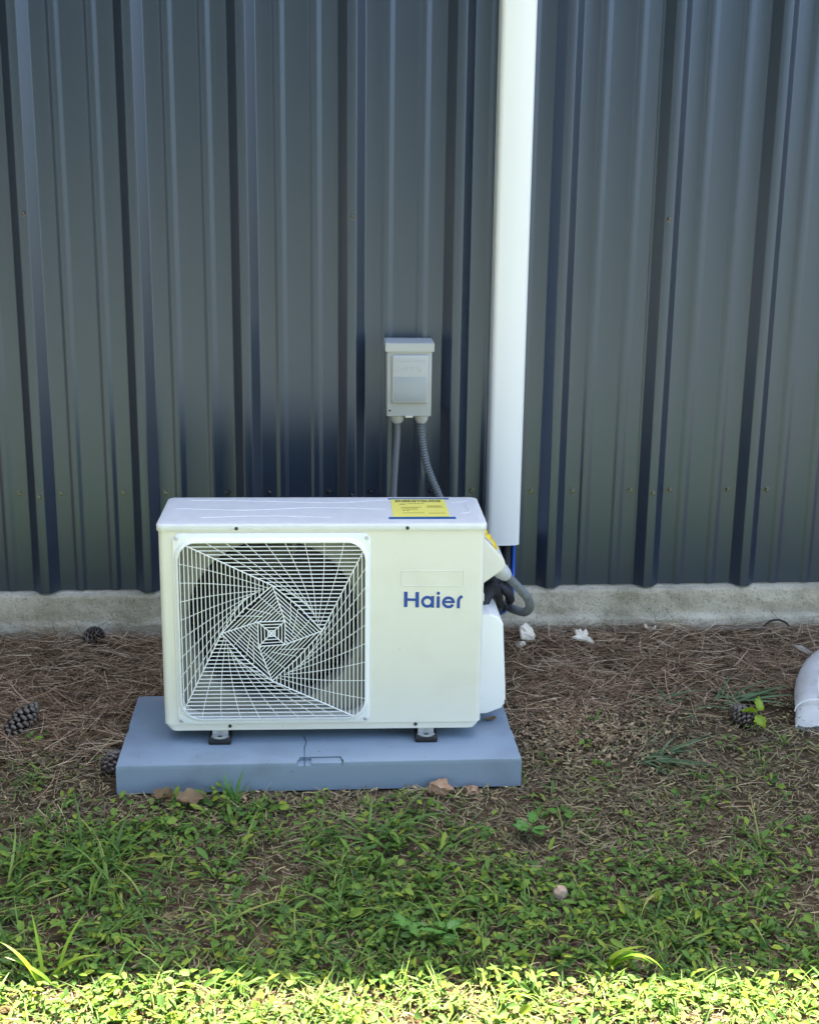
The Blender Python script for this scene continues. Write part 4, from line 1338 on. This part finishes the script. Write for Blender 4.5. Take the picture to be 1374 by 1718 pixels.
def build_weeds():
    npl = 10500
    C = sample(npl, green_density, X0, X1, -2.7, -0.35, 0.0)
    kind = rng.random(npl)
    per = rng.integers(4, 9, npl)
    idx = np.repeat(np.arange(npl), per)
    n = len(idx)
    kk = kind[idx]
    size = np.where(kk < 0.45, U(0.009, 0.017, n), np.where(kk < 0.88, U(0.014, 0.027, n), U(0.024, 0.042, n))) * U(0.75, 1.2, npl)[idx]
    asp = np.where(kk < 0.35, 0.92, np.where(kk < 0.75, 0.66, 0.36)) * U(0.8, 1.15, n)
    yaw = U(0, 6.283, n)
    rad = size * U(0.1, 1.3, n)
    P = C[idx] + np.stack([np.cos(yaw), np.sin(yaw)], 1) * rad[:, None]
    z = gz(P[:, 0], P[:, 1]) + 0.004 + U(0.0, 1.0, n) * np.where(kk < 0.45, 0.016, 0.032) * U(0.4, 1.1, npl)[idx]
    V, T = leaves(P, z, yaw + rng.normal(0, 0.4, n), rng.normal(0.15, 0.35, n), rng.normal(0, 0.4, n), size, size * asp)
    V, T = clear_pad(V, T)
    o = np_mesh('broadleaf_weeds', V, T, 'leaf')
    tag(o, 'low broadleaf weeds and clover covering the ground', 'weeds', kind='stuff')

    def gd(x, y):
        return green_density(x, y) * (0.25 + 0.75 * sstep(-0.2, 0.6, nzf(x * 0.9, y * 1.1, 5.2) + 0.5 * sstep(0.9, 0.2, x)))
    nt = 5200
    C = sample(nt, gd, X0, X1, -2.7, -0.5, 0.0)
    per = rng.integers(3, 11, nt)
    idx = np.repeat(np.arange(nt), per)
    n = len(idx)
    yaw = U(0, 6.283, n)
    P = C[idx] + rng.normal(0, 0.006, (n, 2))
    L = U(0.022, 0.095, n) * U(0.5, 1.25, nt)[idx]
    w = U(0.0016, 0.0048, n)
    z = gz(P[:, 0], P[:, 1])
    V, T = ribbons(P, yaw, L, w, z, U(0.3, 1.25, n), U(0.6, 1.9, n), rng.normal(0, 0.3, n), 5, 1.0, U(-0.5, 0.5, n), 0.7)
    nl = 190
    def gl(x, y):
        return green_density(x, y) * (0.12 + 0.88 * sstep(0.9, 0.1, x + 0.3 * nzf(x, y, 3.3)))
    C = sample(nl, gl, X0, X1, -1.47, -1.10, 0.0)
    idx = np.repeat(np.arange(nl), 6)
    m = len(idx)
    P = C[idx] + rng.normal(0, 0.010, (m, 2))
    V2, T2 = ribbons(P, U(0, 6.283, m), U(0.06, 0.17, m), U(0.003, 0.0070, m), gz(P[:, 0], P[:, 1]), U(0.35, 1.2, m), U(0.5, 1.6, m), rng.normal(0, 0.35, m), 8, 1.0, U(-0.5, 0.5, m), 0.7)
    T = np.concatenate([T, T2 + len(V)])
    V = np.concatenate([V, V2])
    V, T = clear_pad(V, T)
    o = np_mesh('grass', V, T, 'blade')
    tag(o, 'thin green grass blades growing through the weeds', 'grass', kind='stuff')
build_weeds()

# single plants that stand out
def tuft(name, x, y, n, L, w, mt, label, cat, pitch=(0.7, 1.4), bend=(0.4, 1.6), yawc=0.0, yaws=3.14, spread=0.008, group=None):
    P = np.array([[x, y]]) + rng.normal(0, spread, (n, 2))
    yaw = yawc + U(-yaws, yaws, n)
    z = gz(P[:, 0], P[:, 1]) - 0.003
    V, T = ribbons(P, yaw, U(L[0], L[1], n), U(w[0], w[1], n), z, U(pitch[0], pitch[1], n), U(bend[0], bend[1], n), rng.normal(0, 0.25, n), 8, 1.0, U(-0.4, 0.4, n), 0.6)
    o = np_mesh(name, V, T, mt)
    tag(o, label, cat, group)
tuft('grass_tuft', 0.600, -0.925, 9, (0.05, 0.10), (0.005, 0.011), 'brightgreen', 'fresh green grass tuft standing up against the front of the pad', 'grass', (1.2, 1.5), (0.1, 0.8), spread=0.006)
tuft('grass_clump', 1.945, -0.475, 14, (0.10, 0.26), (0.006, 0.012), 'fescue', 'flattened grey-green grass clump between the pine cone and the footing', 'grass', (0.15, 0.5), (0.1, 0.7), 0.35, 0.9, 0.012)
tuft('grass_clump', 1.80, -0.50, 18, (0.07, 0.18), (0.005, 0.010), 'fescue', 'sprawling grey-green grass clump with blades lying to both sides', 'grass', (0.1, 0.5), (0.1, 0.7), spread=0.02)
tuft('grass_clump', 1.66, -0.78, 28, (0.06, 0.19), (0.004, 0.009), 'fescue', 'flat grass clump on the worn soil right of the pad', 'grass', (0.1, 0.5), (0.1, 0.8), 0.0, 1.0, 0.02)
tuft('grass_clump', 1.56, -0.60, 9, (0.03, 0.06), (0.003, 0.007), 'blade', 'small dark grass clump on the wood chips', 'grass', (0.4, 1.2), (0.3, 1.2))
tuft('grass_clump', 1.465, -0.42, 8, (0.03, 0.055), (0.004, 0.008), 'fescue', 'tiny grey-green grass clump near the corner of the pad', 'grass', (0.2, 0.9), (0.2, 1.0))
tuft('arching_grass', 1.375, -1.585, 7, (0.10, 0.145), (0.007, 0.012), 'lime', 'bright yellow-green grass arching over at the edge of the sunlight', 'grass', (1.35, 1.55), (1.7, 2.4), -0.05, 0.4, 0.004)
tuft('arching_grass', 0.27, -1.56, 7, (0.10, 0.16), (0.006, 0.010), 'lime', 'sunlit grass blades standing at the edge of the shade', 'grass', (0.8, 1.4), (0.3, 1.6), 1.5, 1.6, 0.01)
for (x, y, n, lab) in ((0.33, -1.18, 16, 'spreading grass clump with long blades in the shaded weeds'), (0.95, -1.12, 14, 'grass clump in front of the middle of the pad'), (0.85, -1.40, 12, 'star-shaped grass clump lying flat in the weeds'), (0.06, -1.30, 18, 'dense grass clump with tall leaning blades')):
    tuft('grass_clump', x, y, n, (0.10, 0.24), (0.004, 0.009), 'blade', lab, 'grass', (0.3, 1.1), (0.4, 1.5), spread=0.015)
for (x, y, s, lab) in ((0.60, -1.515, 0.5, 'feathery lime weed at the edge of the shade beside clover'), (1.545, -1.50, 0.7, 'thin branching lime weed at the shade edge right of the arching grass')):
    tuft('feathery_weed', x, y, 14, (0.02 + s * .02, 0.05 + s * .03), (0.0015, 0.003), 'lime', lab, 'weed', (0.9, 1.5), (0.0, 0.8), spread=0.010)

def sprig(x, y, specs, mt, label, name='leafy_sprig'):
    root = empty(name, gp(x, y))
    tag(root, label, 'plant')
    stem = tube_obj('stem', [(0, 0, -0.005), (0.004, 0, 0.02), (0.006, 0.004, 0.05)], [0.0015, 0.0013, 0.001], mt, root, 5)
    for (dx, dy, dz, yaw, pitch, roll, L, Wd) in specs:
        bm = bmesh.new()
        rows = []
        for i in range(9):
            t = i / 8
            w = Wd / 2 * math.sin(math.pi * min(1, t ** 0.8)) * (1.0 + 0.22 * (1 if i % 2 else -1)) if 0 < i < 8 else 0.0006
            rows.append([bm.verts.new((L * t, w * j, abs(j) * Wd * 0.18 - 0.12 * L * t * t)) for j in (-1, -0.5, 0, 0.5, 1)])
        for a, b in zip(rows, rows[1:]):
            for k in range(4):
                bm.faces.new((a[k], a[k + 1], b[k + 1], b[k]))
        o = from_bm('leaf', bm, mt, root, 70)
        o.location = (dx, dy, dz)
        o.rotation_euler = (roll, -pitch, yaw)
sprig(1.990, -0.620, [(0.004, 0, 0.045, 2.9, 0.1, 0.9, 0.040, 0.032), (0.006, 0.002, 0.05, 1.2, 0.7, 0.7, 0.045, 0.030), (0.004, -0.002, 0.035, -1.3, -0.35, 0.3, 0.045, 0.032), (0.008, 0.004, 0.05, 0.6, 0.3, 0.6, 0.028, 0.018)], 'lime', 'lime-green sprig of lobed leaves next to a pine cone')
for (x, y, lab) in ((0.985, -1.44, 'large-leaved green weed near the shade edge in the middle'), (1.06, -1.475, 'broad bright green weed just inside the shade'), (1.30, -1.10, 'green seedling with rounded leaves right of the pad front')):
    sp = []
    for k in range(6):
        a = k * 1.05 + random.uniform(-.3, .3)
        sp.append((0.008 * math.cos(a), 0.008 * math.sin(a), random.uniform(0.02, 0.04), a, random.uniform(-0.1, 0.5), random.uniform(-.3, .3), random.uniform(0.03, 0.05), random.uniform(0.02, 0.03)))
    sprig(x, y, sp, 'brightgreen', lab, 'broadleaf_plant')

# ------------------------------------------------------------------ unseen pines across the lawn, facing the wall (they show in its sheen)
M['pinebark'] = mat('pine_bark', (0.13, 0.085, 0.06), 0.9, bump=(9, 0.8, 0.05))
M['pineneedles'] = mat('pine_foliage', (0.05, 0.09, 0.03), 0.6, island=[(0.028, 0.055, 0.018), (0.045, 0.085, 0.028), (0.065, 0.11, 0.035), (0.09, 0.13, 0.045)], trans=0.2)
def build_pines():
    protos = []
    for q in range(3):
        r = np.random.default_rng(40 + q)
        hgt = (11.0, 12.5, 9.5)[q]
        root = empty('pine_tree')
        bm = bmesh.new()
        add_tube(bm, [(0, 0, -0.3), (0.05, 0.03, hgt * 0.3), (-0.04, 0.08, hgt * 0.65), (0.02, 0.05, hgt)], [0.20, 0.16, 0.10, 0.02], 9)
        limbs = []
        for k in range(34):
            z = hgt * (0.18 + 0.80 * (k / 33))
            L = (0.35 + 2.5 * math.sin(math.pi * min(1, 0.18 + 0.82 * (1 - k / 33))) ** 0.9) * r.uniform(0.65, 1.15) * (0.35 + 0.65 * (1 - k / 33) ** 0.6)
            a = k * 2.4 + r.uniform(-.4, .4)
            tip = Vector((math.cos(a) * L, math.sin(a) * L, z + L * r.uniform(-0.05, 0.35)))
            add_tube(bm, [(0, 0.05, z), tuple(Vector((0, 0.05, z)).lerp(tip, 0.55) + Vector((0, 0, 0.08))), tip], [0.045, 0.03, 0.012], 5)
            limbs.append((Vector((0, 0.05, z)), tip))
        from_bm('trunk', bm, 'pinebark', root, 60)
        cs = []
        for a, b in limbs:
            m = int(10 + 22 * (b - a).length)
            t = r.uniform(0.25, 1.05, m)
            p = np.array(a)[None] + (np.array(b) - np.array(a))[None] * t[:, None] + r.normal(0, 0.20, (m, 3))
            cs.append(p)
        cs = np.concatenate(cs)
        per = 5
        C = np.repeat(cs, per, 0) + r.normal(0, 0.10, (len(cs) * per, 3))
        n = len(C)
        d1 = r.normal(0, 1, (n, 3)); d1 /= np.linalg.norm(d1, axis=1)[:, None]
        d2 = np.cross(d1, r.normal(0, 1, (n, 3))); d2 /= np.linalg.norm(d2, axis=1)[:, None]
        L = r.uniform(0.10, 0.22, n)[:, None]; Wd = r.uniform(0.025, 0.06, n)[:, None]
        V = np.stack([C - d1 * L, C + d2 * Wd, C + d1 * L, C - d2 * Wd], 1).reshape(-1, 3)
        i4 = np.arange(n)[:, None] * 4
        T = np.concatenate([i4 + [[0, 1, 2]], i4 + [[0, 2, 3]]])
        c = np_mesh('crown', V, T, 'pineneedles', False)
        c.parent = root
        protos.append(root)
    spots = [(-9, -3.5, 1), (-8.0, -8, 0), (-6.5, -13, 1), (-3.6, -15.5, 2), (-1.2, -14.5, 0), (1.4, -16.5, 1), (3.8, -15, 0), (6.2, -16.5, 1), (-11, -10.5, 0), (-12.0, -6, 1), (0.0, -20, 1), (5.0, -20.5, 1), (-5.5, -19, 0), (-7.6, -0.8, 2), (-5.6, -1.9, 2), (-6.3, -3.6, 0), (-6.0, -5.6, 2), (-7.2, -2.4, 1)]  # near left pines are added to darken the wall's left-facing rib sides
    used = set()
    for i, (x, y, q) in enumerate(spots):
        src = protos[q]
        if q not in used:
            used.add(q)
            t = src
        else:
            t = src.copy()
            COL.objects.link(t)
            for ch in [o for o in src.children]:
                k = ch.copy()
                COL.objects.link(k)
                k.parent = t
        t.location = (x, y, float(ground_base(y)))
        t.rotation_euler = (0, 0, i * 1.7)
        tag(t, 'tall unseen pine tree standing across the lawn from the metal building', 'tree', 'pines across the lawn')
build_pines()
